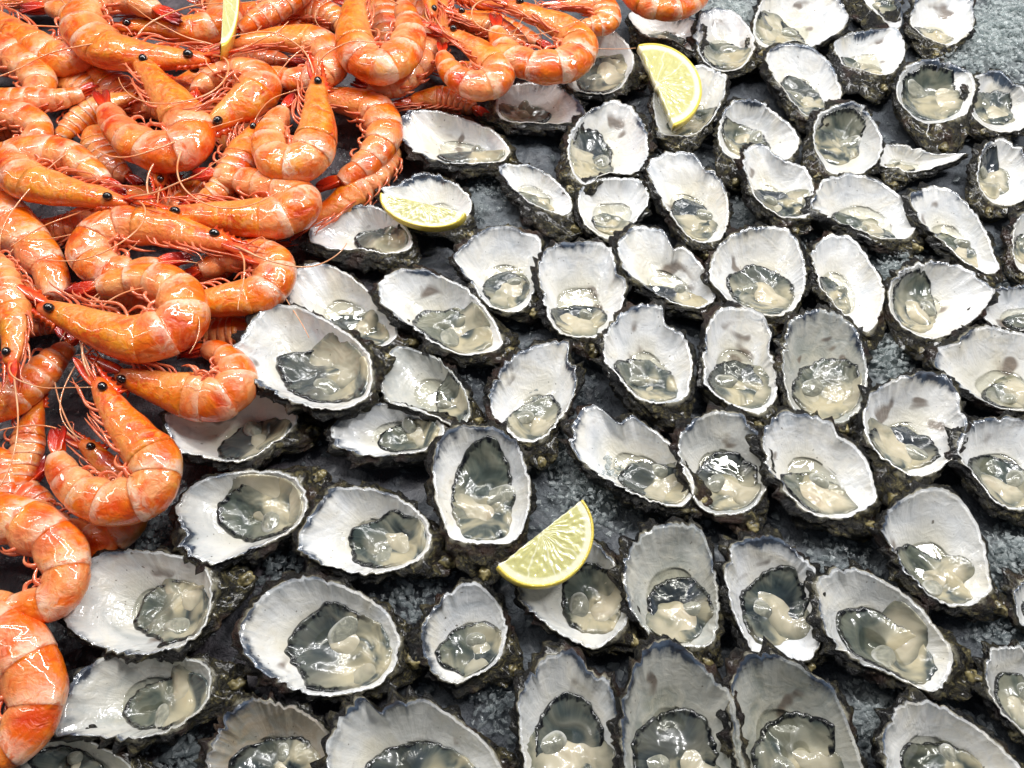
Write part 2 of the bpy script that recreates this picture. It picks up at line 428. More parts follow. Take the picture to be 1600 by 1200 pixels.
def build_bed():
    n = 420
    xs = np.linspace(-1.3, 1.3, n); ys = np.linspace(-.7, 1.7, n)
    # finer under the picture
    xs = np.sign(xs) * np.abs(xs / 1.3) ** 1.6 * 1.3
    ys = .35 + np.sign(ys - .35) * np.abs((ys - .35) / 1.35) ** 1.6 * 1.35
    X, Y = np.meshgrid(xs, ys)
    P = np.stack([X.ravel(), Y.ravel(), 0 * X.ravel()], -1)
    z = nzarr(P, 22, 3) * .003 + nzarr(P, 70, 9) * .0030 + nzarr(P, 190, 5) * .0014
    fr = np.zeros(len(P))
    for px, py, r, cnt, br, mm in ICE:
        q = U(px, py, 0); rr = r / pxscale(px, py, 0)
        w = np.exp(-(np.hypot(P[:, 0] - q[0], (P[:, 1] - q[1])) / rr / .8) ** 2) * max(0, br - .3) * 1.5
        fr = np.maximum(fr, w)
    P[:, 2] = z - .001 + .006 * fr
    F = grid_faces(n, n, closed=False)
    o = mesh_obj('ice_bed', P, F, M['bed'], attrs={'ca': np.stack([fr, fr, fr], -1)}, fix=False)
    o['kind'] = 'structure'; o['label'] = 'dark wet bed of packed ice under the seafood'
build_bed()
def build_ice():
    protos = []
    for k in range(14):
        bm = bmesh.new()
        asp = rng.uniform(.45, .95); fl_ = rng.uniform(.35, .7)
        for _ in range(9):
            v = rng.normal(size=3); v /= np.linalg.norm(v); v *= rng.uniform(.6, 1.0)
            bm.verts.new(v * (1, asp, fl_))
        r = bmesh.ops.convex_hull(bm, input=bm.verts)
        bmesh.ops.delete(bm, geom=list({g for g in r['geom_interior'] + r['geom_unused'] if isinstance(g, bmesh.types.BMVert)}), context='VERTS')
        bm.verts.index_update()
        protos.append((np.array([v.co[:] for v in bm.verts]), [[v.index for v in f.verts] for f in bm.faces]))
        bm.free()
    V = []; F = []; A = []; off = 0
    def put(x, y, z, s, br):
        nonlocal off
        pv, pf = protos[rng.integers(14)]
        th = rng.uniform(0, 6.3); c, si = math.cos(th), math.sin(th)
        q = pv * s
        tl = rng.uniform(-1.3, 1.3)
        q = np.stack([q[:, 0], q[:, 1] * math.cos(tl) - q[:, 2] * math.sin(tl), q[:, 1] * math.sin(tl) + q[:, 2] * math.cos(tl)], -1)
        q = np.stack([q[:, 0] * c - q[:, 1] * si, q[:, 0] * si + q[:, 1] * c, q[:, 2]], -1) + (x, y, z)
        V.append(q); F.extend([[i + off for i in f] for f in pf]); off += len(q)
        A.append(np.tile((br, 0, 0), (len(q), 1)))
    for px, py, r, cnt, br, mm in ICE:
        for _ in range(int(cnt * (1.9 if br > .55 else 1.1))):
            g = rng.normal(size=2) * .55
            p = U(px + g[0] * r, py + g[1] * r, 0)
            h = max(0, 1.2 - np.hypot(*g)) * (.012 if br > .65 else .005)
            s = mm * .0017 * rng.uniform(.25, 1.0) ** 1.5
            put(p[0], p[1], rng.uniform(0, 1) * h + .001, s * .75, br * rng.uniform(.5, 1.0))
    for _ in range(3000):
        p = U(rng.uniform(-60, 1660), rng.uniform(-40, 1260), 0)
        put(p[0], p[1], rng.uniform(-.001, .0015), .0044 * rng.uniform(.25, 1.2) ** 1.6, rng.uniform(0, .4))
    o = mesh_obj('crushed_ice', np.concatenate(V), F, M['ice'], attrs={'ca': np.concatenate(A)}, smooth=False, fix=False)
    o['kind'] = 'stuff'; o['label'] = 'crushed ice chips lying loose between the shells'; o['category'] = 'ice'
build_ice()

# ------------------------------------------------------------------ oysters
NA = 168
TH = np.linspace(-math.pi, math.pi, NA + 1)[:-1]
def polar(C, P):
    d = P - C
    return np.arctan2(d[:, 1], d[:, 0]), np.hypot(d[:, 0], d[:, 1])
def oyster(label, rim, K, flesh, bulk=(0, 10), tone=0.1, dz=0.0, fl=1):
    rs = random.Random(label); sd = rs.uniform(0, 500)
    rim = np.array(rim, float); K = np.array(K, float)
    if flesh is None: flesh = (*rim.mean(0), 8, 8, 0)
    fc = np.array(flesh[:2], float)
    # size in metres
    sc = pxscale(*rim.mean(0), .02)
    x, y = rim[:, 0], rim[:, 1]
    area = .5 * abs(np.sum(x * np.roll(y, -1) - y * np.roll(x, -1))) / sc ** 2 / .86
    L = math.sqrt(area)
    zr = .31 * L + .003 + dz
    D = .30 * L
    dense = catmull(rim, True, 260)
    hd = K - dense.mean(0); hd /= np.linalg.norm(hd) + 1e-9
    ext = np.abs((dense - dense.mean(0)) @ hd).max()
    hz = -((dense - dense.mean(0)) @ hd) / ext        # 1 at the lip
    tiltz = .10 * L
    zi = zr + hz * tiltz * rs.uniform(.3, 1.)
    Rw = U(dense[:, 0], dense[:, 1], zi)
    C = U(fc[0], fc[1], zr - D * .8)
    Kw = U(K[0], K[1], zr * .62)
    a, r = polar(C[:2], Rw[:, :2])
    o = np.argsort(a); a = a[o]; r = r[o]; zz = Rw[o, 2]
    R = np.interp(TH, a, r, period=2 * math.pi); Z = np.interp(TH, a, zz, period=2 * math.pi)
    lipdir = -(Kw[:2] - C[:2]); lipdir /= np.linalg.norm(lipdir) + 1e-9
    lipc = np.cos(TH) * lipdir[0] + np.sin(TH) * lipdir[1]
    # ragged edge
    for i, t in enumerate(TH):
        cx, cy = math.cos(t), math.sin(t)
        X, Y = C[0] + cx * R[i], C[1] + cy * R[i]
        amp = .45 + .55 * max(0, lipc[i])
        jag = max(0., min(1.2, .55 + 2.2 * nz(X * 70, Y * 70, sd + 4)))
        R[i] += amp * (.0018 * nz(X * 190 + sd, Y * 190, 1) + .0022 * jag * nz(X * 400, Y * 400 + sd, 5) + .0010 * nz(X * 900, Y * 900 + sd, 5) - .0045 * max(0, nz(X * 300, Y * 300, sd) - .22))
        Z[i] += amp * (.0016 * nz(X * 120, Y * 120 + sd, 3) + .0006 * nz(X * 420, Y * 420, sd))
    cosT, sinT = np.cos(TH), np.sin(TH)
    ker = np.exp(-(np.arange(-16, 17) / 8.) ** 2); ker /= ker.sum()
    RS = np.convolve(np.r_[R[-16:], R, R[:16]], ker, 'valid'); ZS = np.convolve(np.r_[Z[-16:], Z, Z[:16]], ker, 'valid')
    def zint(i_or_arr_R, i_Z, d):
        t = 1 - d / i_or_arr_R
        t = np.clip(t, 0, 1); f = 1 - (1 - t) ** 2.4; f = f + .16 * np.sin(math.pi * t) * t
        return i_Z - (i_Z - (zr - D)) * f
    V = []; A = []; FM = []; G = []
    # interior rings, from the rim inward
    ts = np.array([0, .012, .03, .06, .10, .15, .21, .28, .36, .45, .55, .66, .78, .90])
    for t in ts:
        kb = min(1, t * 3.5)
        Rt = R * (1 - kb) + RS * kb; Zt = Z * (1 - kb) + ZS * kb
        d = np.minimum(Rt * (1 - t), R * (1 - t * .6))
        z = zint(1.0, Zt, 1 - t)
        if t == 0: z = Z - .0006
        elif t < .02: z = z + .0001
        P = np.stack([C[0] + cosT * d, C[1] + sinT * d, z], -1)
        wv = nzarr(P, 75, sd) * .0011 * min(1, t * 8)
        P[:, 2] += wv
        V.append(P); A.append(np.stack([R * t * 1000, lipc, 0 * R + tone], -1)); G.append(np.stack([cosT * 13 + sd, sinT * 13, 0 * TH + t * 2.5], -1))
    nin = len(ts)
    F = grid_faces(nin, NA); 
    cidx = nin * NA
    Vc = np.array([[C[0], C[1], zr - D]])
    F += [((nin - 1) * NA + j, (nin - 1) * NA + (j + 1) % NA, cidx) for j in range(NA)]
    FM = [0] * len(F)
    # outer skin: starts at the rim, swells, runs down and in; drawn out to the knob at the hinge
    ka, kd = math.atan2(Kw[1] - C[1], Kw[0] - C[0]), math.hypot(Kw[0] - C[0], Kw[1] - C[1])
    da = (TH - ka + math.pi) % (2 * math.pi) - math.pi
    gk = np.exp(-(da / .42) ** 2)
    bw = U(fc[0] + bulk[0], fc[1] + bulk[1], 0)[:2] - U(fc[0], fc[1] + 9, 0)[:2]
    vs = np.array([0, .015, .035, .06, .085, .11, .14, .175, .21, .28, .36, .45, .55, .65, .75, .85, .93, 1.0])
    VO = []; AO = []
    bl = np.linalg.norm(bw) + 1e-9
    face = np.clip(.45 + .6 * (cosT * bw[0] + sinT * bw[1]) / bl, 0, 1)
    cen = np.array([(C[0] + cosT * R).mean(), (C[1] + sinT * R).mean()])
    for v in vs:
        d = R.copy()
        ex = .0012 + .0016 * math.sin(math.pi * min(1, v * 1.6))
        kext = max(0, 1) * gk * np.maximum(0, kd - R) * min(1, v / .14)
        d = d + ex + kext
        px_ = C[0] + cosT * d; py_ = C[1] + sinT * d
        sh = min(1, v / .5) * face
        px_ = px_ + bw[0] * sh; py_ = py_ + bw[1] * sh
        shrink = 1 - .55 * max(0, (v - .16) / .84) ** 1.5
        px_ = cen[0] + (px_ - cen[0]) * shrink
        py_ = cen[1] + (py_ - cen[1]) * shrink
        z = Z * (1 - v) + (-.001) * v - gk * .12 * L * min(1, v / .2) * (1 - v)
        P = np.stack([px_, py_, z], -1)
        if v > 0:
            n1 = nzarr(P * (1, 1, 3.0), 85, sd); n2 = nzarr(P * (1, 1, 3.5), 230, sd + 7)
            amp = min(1, v / .06)
            dr = (n1 * .0048 + n2 * .0022) * amp
            # shingled growth plates
            dr = dr + .0018 * amp * ((v * 7 + n1 * 1.2) % 1.0 - .5)
            fr_ = nzarr(P * (1, 1, 0), 210, sd + 11)
            dr = dr + np.clip(lipc + .35, 0, 1) * math.exp(-((v - .14) / .10) ** 2) * np.clip(.0012 + fr_ * .0075, 0, .006)
            if v < .45: dr = np.maximum(dr, -.0005)
            P[:, 0] += cosT * dr; P[:, 1] += sinT * dr; P[:, 2] += n2 * .0008 * amp + gk * (n1 * .0045 + n2 * .002) * amp
            P[:, 2] = np.minimum(P[:, 2], Z - .0004 - .0030 * min(1, v * 5))
        VO.append(P); AO.append(np.stack([0 * R + v, lipc, 0 * R + tone], -1))
    off = cidx + 1
    FO = grid_faces(len(vs), NA, off, flip=True)
    last = off + (len(vs) - 1) * NA
    FO.append(tuple(last + j for j in range(NA)))
    # lip between the inner and the outer sheet: a rounded edge
    lip = np.stack([C[0] + cosT * (R + .0007), C[1] + sinT * (R + .0007), Z + .0001], -1)
    loff = off + len(vs) * NA
    F2 = []
    for j in range(NA):
        k = (j + 1) % NA
        F2.append((j, loff + j, loff + k, k)); F2.append((loff + j, off + j, off + k, loff + k))
    VV = np.concatenate(V + [Vc] + VO + [lip])
    AA = np.concatenate(A + [[[R.mean() * 1000, 0, tone]]] + AO + [np.stack([0 * R - .2, lipc, 0 * R + tone], -1)])
    F_all = F + FO + F2
    fm = FM + [1] * len(FO) + [0, 1] * NA
    GG = np.concatenate(G + [np.zeros((len(VV) - nin * NA, 3))])
    base = (cen[0], cen[1], 0)
    root = thing('oyster', label, 'oyster', base, 'opened oysters laid out on the ice')
    mesh_obj('shell', VV, F_all, [M['nacre'], M['outer']], root, base, {'ca': AA, 'cb': GG}, fm)
    # knob of the hinge
    kk = Kw.copy(); kk[:2] = C[:2] + (Kw[:2] - C[:2]) * .95 + bw * .3; kk[2] = zr * .55
    rad = max(.0030, .065 * L)
    nu, nv = 22, 32; Vk = []
    hx = np.array([Kw[0] - C[0], Kw[1] - C[1], 0]); hx /= np.linalg.norm(hx) + 1e-9
    hy = np.array([-hx[1], hx[0], 0])
    for i in range(nu):
        ph = math.pi * (i + .001) / (nu - .998)
        for j in range(nv):
            t = 2 * math.pi * j / nv
            q = hx * math.cos(ph) * 1.25 + hy * math.sin(ph) * math.cos(t) + np.array([0, 0, 1]) * math.sin(ph) * math.sin(t) * .95
            w = 1 + .42 * nz(*(q * 1.3 + sd)) + .14 * nz(*(q * 3.5 + sd)) + .06 * nz(*(q * 9 + sd))
            Vk.append(kk + q * rad * w)
    mesh_obj('hinge_knob', Vk, grid_faces(nu, nv, flip=True), M['knob'], root, base)
    # ---- the meat
    if fl:
        ang = math.radians(flesh[4])
        rxp, ryp = flesh[2], flesh[3]
        ep = [(fc[0] + math.cos(ang) * rxp * math.cos(q) - math.sin(ang) * ryp * math.sin(q),
               fc[1] + math.sin(ang) * rxp * math.cos(q) + math.cos(ang) * ryp * math.sin(q)) for q in np.linspace(0, 2 * math.pi, 73)[:-1]]
        ep = np.array(ep)
        Ew = U(ep[:, 0], ep[:, 1], zr - D * .55)
        a, r = polar(C[:2], Ew[:, :2]); o = np.argsort(a)
        RF = np.interp(TH, a[o], r[o], period=2 * math.pi)
        for i, t in enumerate(TH):
            RF[i] *= 1 + .16 * nz(math.cos(t) * 1.6 + sd, math.sin(t) * 1.6, 2) + .05 * nz(math.cos(t) * 7, math.sin(t) * 7, sd)
        RF *= 1.20
        RF = np.minimum(RF, RS * .93)
        dark = rs.random()
        def blob(nm, cx, cy, RR, thick, mat, nr, fold, lift=0.0, frill=0.0, frq=170, soft=False):
            rr = np.linspace(1.0, .0, nr + 1)[:-1]
            Vb = []; Ab = []; Gb = []
            for q in rr:
                x = cx + cosT * RR * q; y = cy + sinT * RR * q
                d_ = np.hypot(x - C[0], y - C[1]); th_ = np.arctan2(y - C[1], x - C[0])
                Rq = np.interp(th_, TH, RS, period=2 * math.pi); Zq = np.interp(th_, TH, ZS, period=2 * math.pi)
                if soft:
                    lim = np.minimum(1, Rq * .90 / (d_ + 1e-9)); x = C[0] + (x - C[0]) * lim; y = C[1] + (y - C[1]) * lim; d_ = d_ * lim
                zb = zint(Rq, Zq, np.minimum(d_, Rq))
                dome = (1 - q ** 2) ** 1.1 if soft else (1 - q ** 3.2) ** .55
                P = np.stack([x, y, zb + lift * min(1, (1 - q) * 6) + thick * dome], -1)
                f1 = nzarr(P * (1, 1, 0), frq, sd + 3); f2 = nzarr(P * (1, 1, 0), frq * 2.3, sd + 5)
                P[:, 2] += fold * (f1 + .2 * f2) * (1 - q ** 6)
                if frill and q > .8:
                    w_ = math.exp(-((q - .93) / .06) ** 2) * frill * np.clip(lipc * 1.2 + .4, 0, 1)
                    P[:, 2] += w_ * (1 + .6 * np.sin(TH * 17 + 4 * np.sin(TH * 4 + sd)))
                Vb.append(P); Ab.append(np.stack([0 * TH + q, lipc, 0 * TH + dark], -1)); Gb.append(np.stack([cosT * 9 + sd, sinT * 9, 0 * TH + q * 1.5], -1))
            skirt = Vb[0].copy(); skirt[:, 2] -= .003
            Vb.insert(0, skirt); Ab.insert(0, Ab[0]); Gb.insert(0, Gb[0])
            n_ = len(Vb); Fb = grid_faces(n_, NA)
            Vb.append(np.array([[cx, cy, Vb[-1][:, 2].mean()]])); Ab.append(np.array([[0, 0, 0.]])); Gb.append(np.array([[sd, 0, 0.]]))
            Fb += [((n_ - 1) * NA + j, (n_ - 1) * NA + (j + 1) % NA, n_ * NA) for j in range(NA)]
            return mesh_obj(nm, np.concatenate(Vb), Fb, mat, root, base, {'ca': np.concatenate(Ab), 'cb': np.concatenate(Gb)})
        mf = RF.mean()
        blob('mantle', C[0], C[1], RF, .0026 + .02 * L, M['mantle'], 22, .0034, frill=.0005, frq=72)
        perp = np.array([-lipdir[1], lipdir[0]]) * rs.choice([-1, 1])
        bx = C[:2] - lipdir * mf * rs.uniform(.22, .36) + perp * mf * rs.uniform(.05, .28)
        e0 = rs.uniform(0, 3)
        RB = mf * rs.uniform(.55, .98) * (1 + .22 * np.cos(2 * (TH - e0)) + np.array([.22 * nz(math.cos(t) * 1.5 + sd, math.sin(t) * 1.5, 9) for t in TH]))
        RBm = np.interp(np.arctan2(0 * TH, 0 * TH + 1), TH, RF, period=2 * math.pi)
        blob('belly', bx[0], bx[1], RB, .0026 + .035 * L, M['belly'], 20, .0026, lift=.0002, frq=66, soft=True)
        ax = C[:2] - perp * mf * rs.uniform(.30, .42) + lipdir * mf * rs.uniform(-.15, .15)
        e0 = rs.uniform(0, 3)
        RA = mf * rs.uniform(.33, .42) * (1 + .16 * np.cos(2 * (TH - e0)))
        blob('adductor_muscle', ax[0], ax[1], RA, .0022 + .035 * L, M['add'], 12, .0006, lift=.0018, soft=True)
    # the sea water left in the cup
    lev = zr - D * rs.uniform(.80, 1.0)
    tq = np.linspace(0, 1, 60)
    rl = np.zeros(NA)
    for i in range(NA):
        zq = zint(RS[i], ZS[i], RS[i] * (1 - tq))
        k = np.argmax(zq < lev)
        rl[i] = RS[i] * (1 - tq[k])
    if fl:
        VL = []
        for q, up in ((1.035, .0007), (1.0, .0002), (.965, 0), (.9, 0), (.7, 0), (.5, 0), (.3, 0), (.1, 0)):
            VL.append(np.stack([C[0] + cosT * rl * q, C[1] + sinT * rl * q, lev + up + 0 * TH], -1))
        FL = grid_faces(len(VL), NA) + [tuple((len(VL) - 1) * NA + j for j in range(NA))]
        mesh_obj('liquor', np.concatenate(VL), FL, M['liquor'], root, base)
    return root

# ------------------------------------------------------------------ prawns
SK = np.array([0, .04, .10, .18, .28, .36, .42, .52, .62, .72, .80, .86, .90])
RD = np.array([.24, .38, .50, .62, .80, .94, 1.0, 1.02, .94, .82, .68, .54, .40])
RV = np.array([.22, .36, .50, .62, .80, .88, .92, .90, .82, .70, .58, .48, .36])
def prawn(label, pts, w=65, z=.012, z1=None, roll=0, side=None, eyes=2, ant=2, legs=5, sw=5, deep=0.0):
    rs = random.Random(label); sd = rs.uniform(0, 500)
    n = 100
    C2 = catmull(np.array(pts, float), False, n)
    s = np.linspace(0, 1, n)
    if z1 is None: z1 = z - .004
    zz = z + (z1 - z) * s
    C = U(C2[:, 0], C2[:, 1], zz)
    # keep the curve even along its real length
    d = np.r_[0, np.cumsum(np.linalg.norm(np.diff(C, axis=0), axis=1))]
    Ltot = d[-1]; tt = np.linspace(0, Ltot, n)
    C = np.stack([np.interp(tt, d, C[:, i]) for i in range(3)], -1)
    Ww = w / pxscale(C2[n // 3, 0], C2[n // 3, 1], z)
    hw = Ww / 2 * 1.13
    T = np.gradient(C, axis=0); T /= np.linalg.norm(T, axis=1, keepdims=True)
    Nl = np.stack([-T[:, 1], T[:, 0], 0 * s], -1); Nl /= np.linalg.norm(Nl, axis=1, keepdims=True)
    if side is None:
        turn = np.sum(np.cross(T[:-1], T[1:])[:, 2])      # > 0 : turns left, belly on the left
        side = -1 if turn > 0 else 1
    N0 = Nl * side                                        # to the back of the prawn
    B0 = np.cross(T, N0); B0 *= np.sign(B0[:, 2:3])
    r_ = math.radians(roll)
    N = N0 * math.cos(r_) + B0 * math.sin(r_)
    B = -N0 * math.sin(r_) + B0 * math.cos(r_)
    def at(sv, arr): return np.array([np.interp(sv, s, arr[:, i]) for i in range(3)])
    def rads(sv):
        rd = np.interp(sv, SK, RD) * hw; rv = np.interp(sv, SK, RV) * hw
        return rd, rv, (rd + rv) / 2 * .74
    m = 34; PH = np.linspace(0, 2 * math.pi, m + 1)[:-1]; cph, sph = np.cos(PH), np.sin(PH)
    def ring(sv, k=1., kv=1., u=0., bumpy=1.):
        c, Nn, Bb = at(sv, C), at(sv, N), at(sv, B)
        rd, rv, rb = rads(sv)
        up = np.maximum(cph, 0) * rd * k + np.minimum(cph, 0) * rv * k * kv
        lat = np.sign(sph) * np.abs(sph) ** .92 * rb * k
        P = c + np.outer(up, Nn) + np.outer(lat, Bb)
        q = np.array([nz(p[0] * 75 + sd, p[1] * 75, p[2] * 75) for p in P]) * .0011 * bumpy
        P = P + (P - c) / (np.linalg.norm(P - c, axis=1, keepdims=True) + 1e-9) * q[:, None]
        return P, np.stack([0 * PH + sv, cph, 0 * PH + u], -1)
    def rings_obj(name, specs, mat, cap0=True, cap1=True):
        R_ = [ring(*q) for q in specs]
        V = [q[0] for q in R_]; A = [q[1] for q in R_]
        F = grid_faces(len(V), m)
        if cap0: F.append(tuple(range(m)))
        if cap1: F.append(tuple(range((len(V) - 1) * m, len(V) * m)))
        return mesh_obj(name, np.concatenate(V), F, mat, root, base, {'ca': np.concatenate(A)})
    mid = C[n // 2]; base = (mid[0], mid[1], 0)
    root = thing('prawn', label, 'prawn', base, 'cooked prawns heaped in a pile')
    # carapace
    sp = []
    for q in np.linspace(0, .375, 22):
        k = 1 + .03 * math.exp(-((q - .36) / .02) ** 2) - .05 * math.exp(-((q - .17) / .018) ** 2) * .6
        sp.append((q, k * (1 if q > .01 else .6), 1., q))
    car = rings_obj('carapace', sp, M['cara'])
    # abdomen : six rings of shell, each sliding under the one before
    bnd = np.cumsum([0, 1, 1, 1.08, .98, .85, 1.05]); bnd = .362 + bnd / bnd[-1] * (.895 - .362)
    sp = []
    for g in range(6):
        a, b = bnd[g], bnd[g + 1]
        for u in (0.0, .08, .22, .40, .58, .75, .88, .97, 1.0):
            k = .965 + .04 * (1 - math.exp(-u * 5)) + .02 * math.sin(math.pi * u)
            if u == 1.0: k -= .02
            sp.append((a + (b - a) * (u * .995), k, .86 + .16 * math.sin(math.pi * min(1, u * 1.05)), u))
    rings_obj('abdomen', sp, M['abd'])
    def blade(p0, dirv, widv, nrm, L, wd, thick=.0006, bend=0.):
        nu, nv = 12, 9; V = []; A = []
        for side_ in (1, -1):
            for i in range(nu):
                u = i / (nu - 1)
                pr = math.sin(math.pi * min(1, (u * .93 + .07)) ** .8) ** .6 * (1 if u < .97 else .55)
                for j in range(nv):
                    v = j / (nv - 1) * 2 - 1
                    q = p0 + dirv * L * u + widv * wd * .5 * pr * v + nrm * (bend * u * u + .10 * wd * (1 - v * v) * (1) + side_ * thick)
                    V.append(q); A.append((u, v, 0))
        F = grid_faces(nu, nv, 0, False) + grid_faces(nu, nv, nu * nv, False, True)
        k = nu * nv
        for i in range(nu - 1):
            F.append((i * nv, (i + 1) * nv, k + (i + 1) * nv, k + i * nv))
            F.append((i * nv + nv - 1, k + i * nv + nv - 1, k + (i + 1) * nv + nv - 1, (i + 1) * nv + nv - 1))
        return np.array(V), F, np.array(A)
    # tail fan
    te = at(.885, C); Tt = at(.97, T); Tt /= np.linalg.norm(Tt); Nt = at(.95, N); Bt = at(.95, B)
    Lf = max(Ltot * .12, hw * 1.25)
    VV = []; FF = []; AA = []; off = 0
    for k, (sp_a, wd, ln) in enumerate([(0, .34, .85), (.08, .5, 1.0), (-.10, .5, 1.0), (.20, .48, .95), (-.22, .48, .93)]):
        dv = Tt + Nt * sp_a * .75 + Bt * sp_a * .25 - Nt * .05; dv /= np.linalg.norm(dv)
        wv = Nt * .8 + Bt * (.55 if sp_a >= 0 else -.55); wv -= dv * (wv @ dv); wv /= np.linalg.norm(wv)
        nr = np.cross(dv, wv); nr *= 1 if nr[2] > 0 else -1
        v, f, a = blade(te + Bt * .001 * k - Bt * .002, dv, wv, nr, Lf * ln, hw * wd * 1.0, bend=-.0012)
        VV.append(v); AA.append(a); FF += [tuple(i + off for i in q) for q in f]; off += len(v)
    mesh_obj('tail_fan', np.concatenate(VV), FF, M['tail'], root, base, {'ca': np.concatenate(AA)})
    # rostrum : a toothed blade over the eyes
    c0 = at(.10, C); T0 = -at(.03, T); N_ = at(.03, N); B_ = at(.03, B)
    rl = hw * 2.5; nr_ = 26; V = []
    for i in range(nr_):
        u = i / (nr_ - 1)
        ctr = c0 + N_ * np.interp(.10, SK, RD) * hw * .93 + T0 * rl * u - N_ * hw * .34 * math.sin(u * 1.5) + N_ * hw * .14 * u * u
        hgt = hw * (.20 * (1 - u) + .014) * (1 + (.7 if (i % 3 == 0 and i < 20) else 0))
        th = hw * (.075 * (1 - u) + .006)
        V += [ctr + N_ * hgt, ctr + B_ * th, ctr - N_ * hgt * .6, ctr - B_ * th]
    F = grid_faces(nr_, 4) + [(0, 1, 2, 3), tuple(range(nr_ * 4 - 4, nr_ * 4))]
    mesh_obj('rostrum', V, F, M['spike'], root, base)
    # antenna scales either side of the mouth
    for sg in (1, -1)[:1 if deep else 2]:
        dv = T0 - N_ * .12 + B_ * .10 * sg; dv /= np.linalg.norm(dv)
        wv = N_ * .9 + B_ * .3 * sg; wv -= dv * (wv @ dv); wv /= np.linalg.norm(wv)
        nr2 = np.cross(dv, wv)
        v, f, a = blade(at(.03, C) - N_ * hw * .12 + B_ * hw * .16 * sg, dv, wv, nr2, hw * 1.6, hw * .40)
        mesh_obj('antenna_scale', v, f, M['spike'], root, base)
    # eyes
    er = max(.0024, hw * .185)
    for sg in ((1, -1)[:eyes]):
        pe = at(.065, C) + N_ * hw * .12 + B_ * sg * (hw * .35)
        nu, nv = 9, 14; V = []
        for i in range(nu):
            ph = math.pi * (i + .001) / (nu - .998)
            for j in range(nv):
                t = 2 * math.pi * j / nv
                V.append(pe + er * (T0 * math.cos(ph) * 1.18 + N_ * math.sin(ph) * math.cos(t) + B_ * math.sin(ph) * math.sin(t)))
        e = mesh_obj('eye', V, grid_faces(nu, nv), M['eye'], root, base)
        v, f = tube([pe - B_ * sg * hw * .28 - T0 * hw * .22, pe - T0 * er * .3], [er * .55, er * .8], 8)
        mesh_obj('eye_stalk', v, f, M['spike'], e, base)
    # walking legs and mouth legs, folded forward under the head
    for i in range(legs * 2 - 2 if legs else 0):
        q = .10 + .030 * i
        b0 = at(q, C) - at(q, N) * rads(q)[1] * .84 + at(q, B) * rads(q)[2] * rs.uniform(.0, .55)
        Tq = -at(q, T); Nq = -at(q, N); Bq = at(q, B)
        l = hw * rs.uniform(.7, 1.1)
        out = rs.uniform(.15, .6)
        p1 = b0 + (Nq * out + Tq * .7) * l * .6 + Bq * l * rs.uniform(-.05, .25)
        p2 = p1 + (Tq * 1.0 + Nq * rs.uniform(-.15, .15)) * l * rs.uniform(.7, 1.2) + Bq * l * rs.uniform(-.1, .15)
        p3 = p2 + (Tq * .8 + Nq * rs.uniform(-.4, .5)) * l * .6 - Bq * l * rs.uniform(0, .25)
        P = catmull([b0 - Nq * hw * .12, b0, p1, p2, p3], False, 18)
        P[:, 2] = np.maximum(P[:, 2], .002)
        r0 = hw * rs.uniform(.045, .075)
        v, f = tube(P, np.interp(np.linspace(0, 1, 18), [0, .6, 1], [r0, r0 * .7, r0 * .2]), 6)
        mesh_obj('leg', v, f, M['leg'], root, base)
    # swimmerets under the abdomen
    for i in range(sw):
        q = (bnd[i] + bnd[i + 1]) / 2
        Tq = -at(q, T); Nq = -at(q, N); Bq = at(q, B)
        for sg in (.45, -.25):
            b0 = at(q + .008 * sg, C) + Nq * rads(q)[1] * .84 + Bq * rads(q)[2] * sg
            l = hw * rs.uniform(.42, .62) * (1 - .06 * i); tw = rs.uniform(-.3, .5)
            P = catmull([b0 - Nq * hw * .15, b0, b0 + (Nq * .8 + Tq * .3) * l * .6 + Bq * l * .15, b0 + (Nq * .8 + Tq * (.7 + tw)) * l + Bq * l * .05,
                         b0 + (Nq * .6 + Tq * (1.3 + tw)) * l * 1.1 - Bq * l * .2], False, 14)
            P[:, 2] = np.maximum(P[:, 2], .002)
            v, f = tube(P, np.interp(np.linspace(0, 1, 14), [0, .3, .7, 1], np.array([.09, .085, .05, .012]) * hw), 6)
            mesh_obj('swimmeret', v, f, M['leg'], root, base)
    # long feelers
    for i in range(ant):
        sg = 1 if i == 0 else -1
        p = at(.01, C) + B_ * hw * .12 * sg - N_ * hw * .1
        a = math.atan2(T0[1], T0[0]) + rs.uniform(-.35, .35)
        la = rs.uniform(.06, .15); k = rs.choice([-1, 1]) * rs.uniform(10, 30); k2 = rs.uniform(-1.2, 1.2) * 300
        P = [p.copy()]; st = la / 44; zt = max(z, .02) + rs.uniform(.006, .016)
        for j in range(44):
            a += (k + k2 * (j / 44 - .5) * .2) * st
            p = p + np.array([math.cos(a), math.sin(a), 0]) * st
            p[2] = p[2] + (zt - p[2]) * .10 + math.sin(j * .35 + sd) * .00018
            P.append(p.copy())
        v, f = tube(P, np.linspace(hw * .05, hw * .018, 45), 5)
        mesh_obj('antenna', v, f, M['ant'], root, base)
    # short whiskers between the eyes
    for i in range(2 if ant else 0):
        p = at(.0, C); dv = T0 + N_ * rs.uniform(-.2, .3) + B_ * rs.uniform(-.1, .2)
        P = catmull([p, p + dv * hw * .6, p + dv * hw * 1.1 + N_ * hw * rs.uniform(-.3, .4), p + dv * hw * 1.5 + N_ * hw * rs.uniform(-.6, .9)], False, 12)
        v, f = tube(P, np.linspace(hw * .05, hw * .015, 12), 5)
        mesh_obj('antennule', v, f, M['leg'], root, base)
    return root

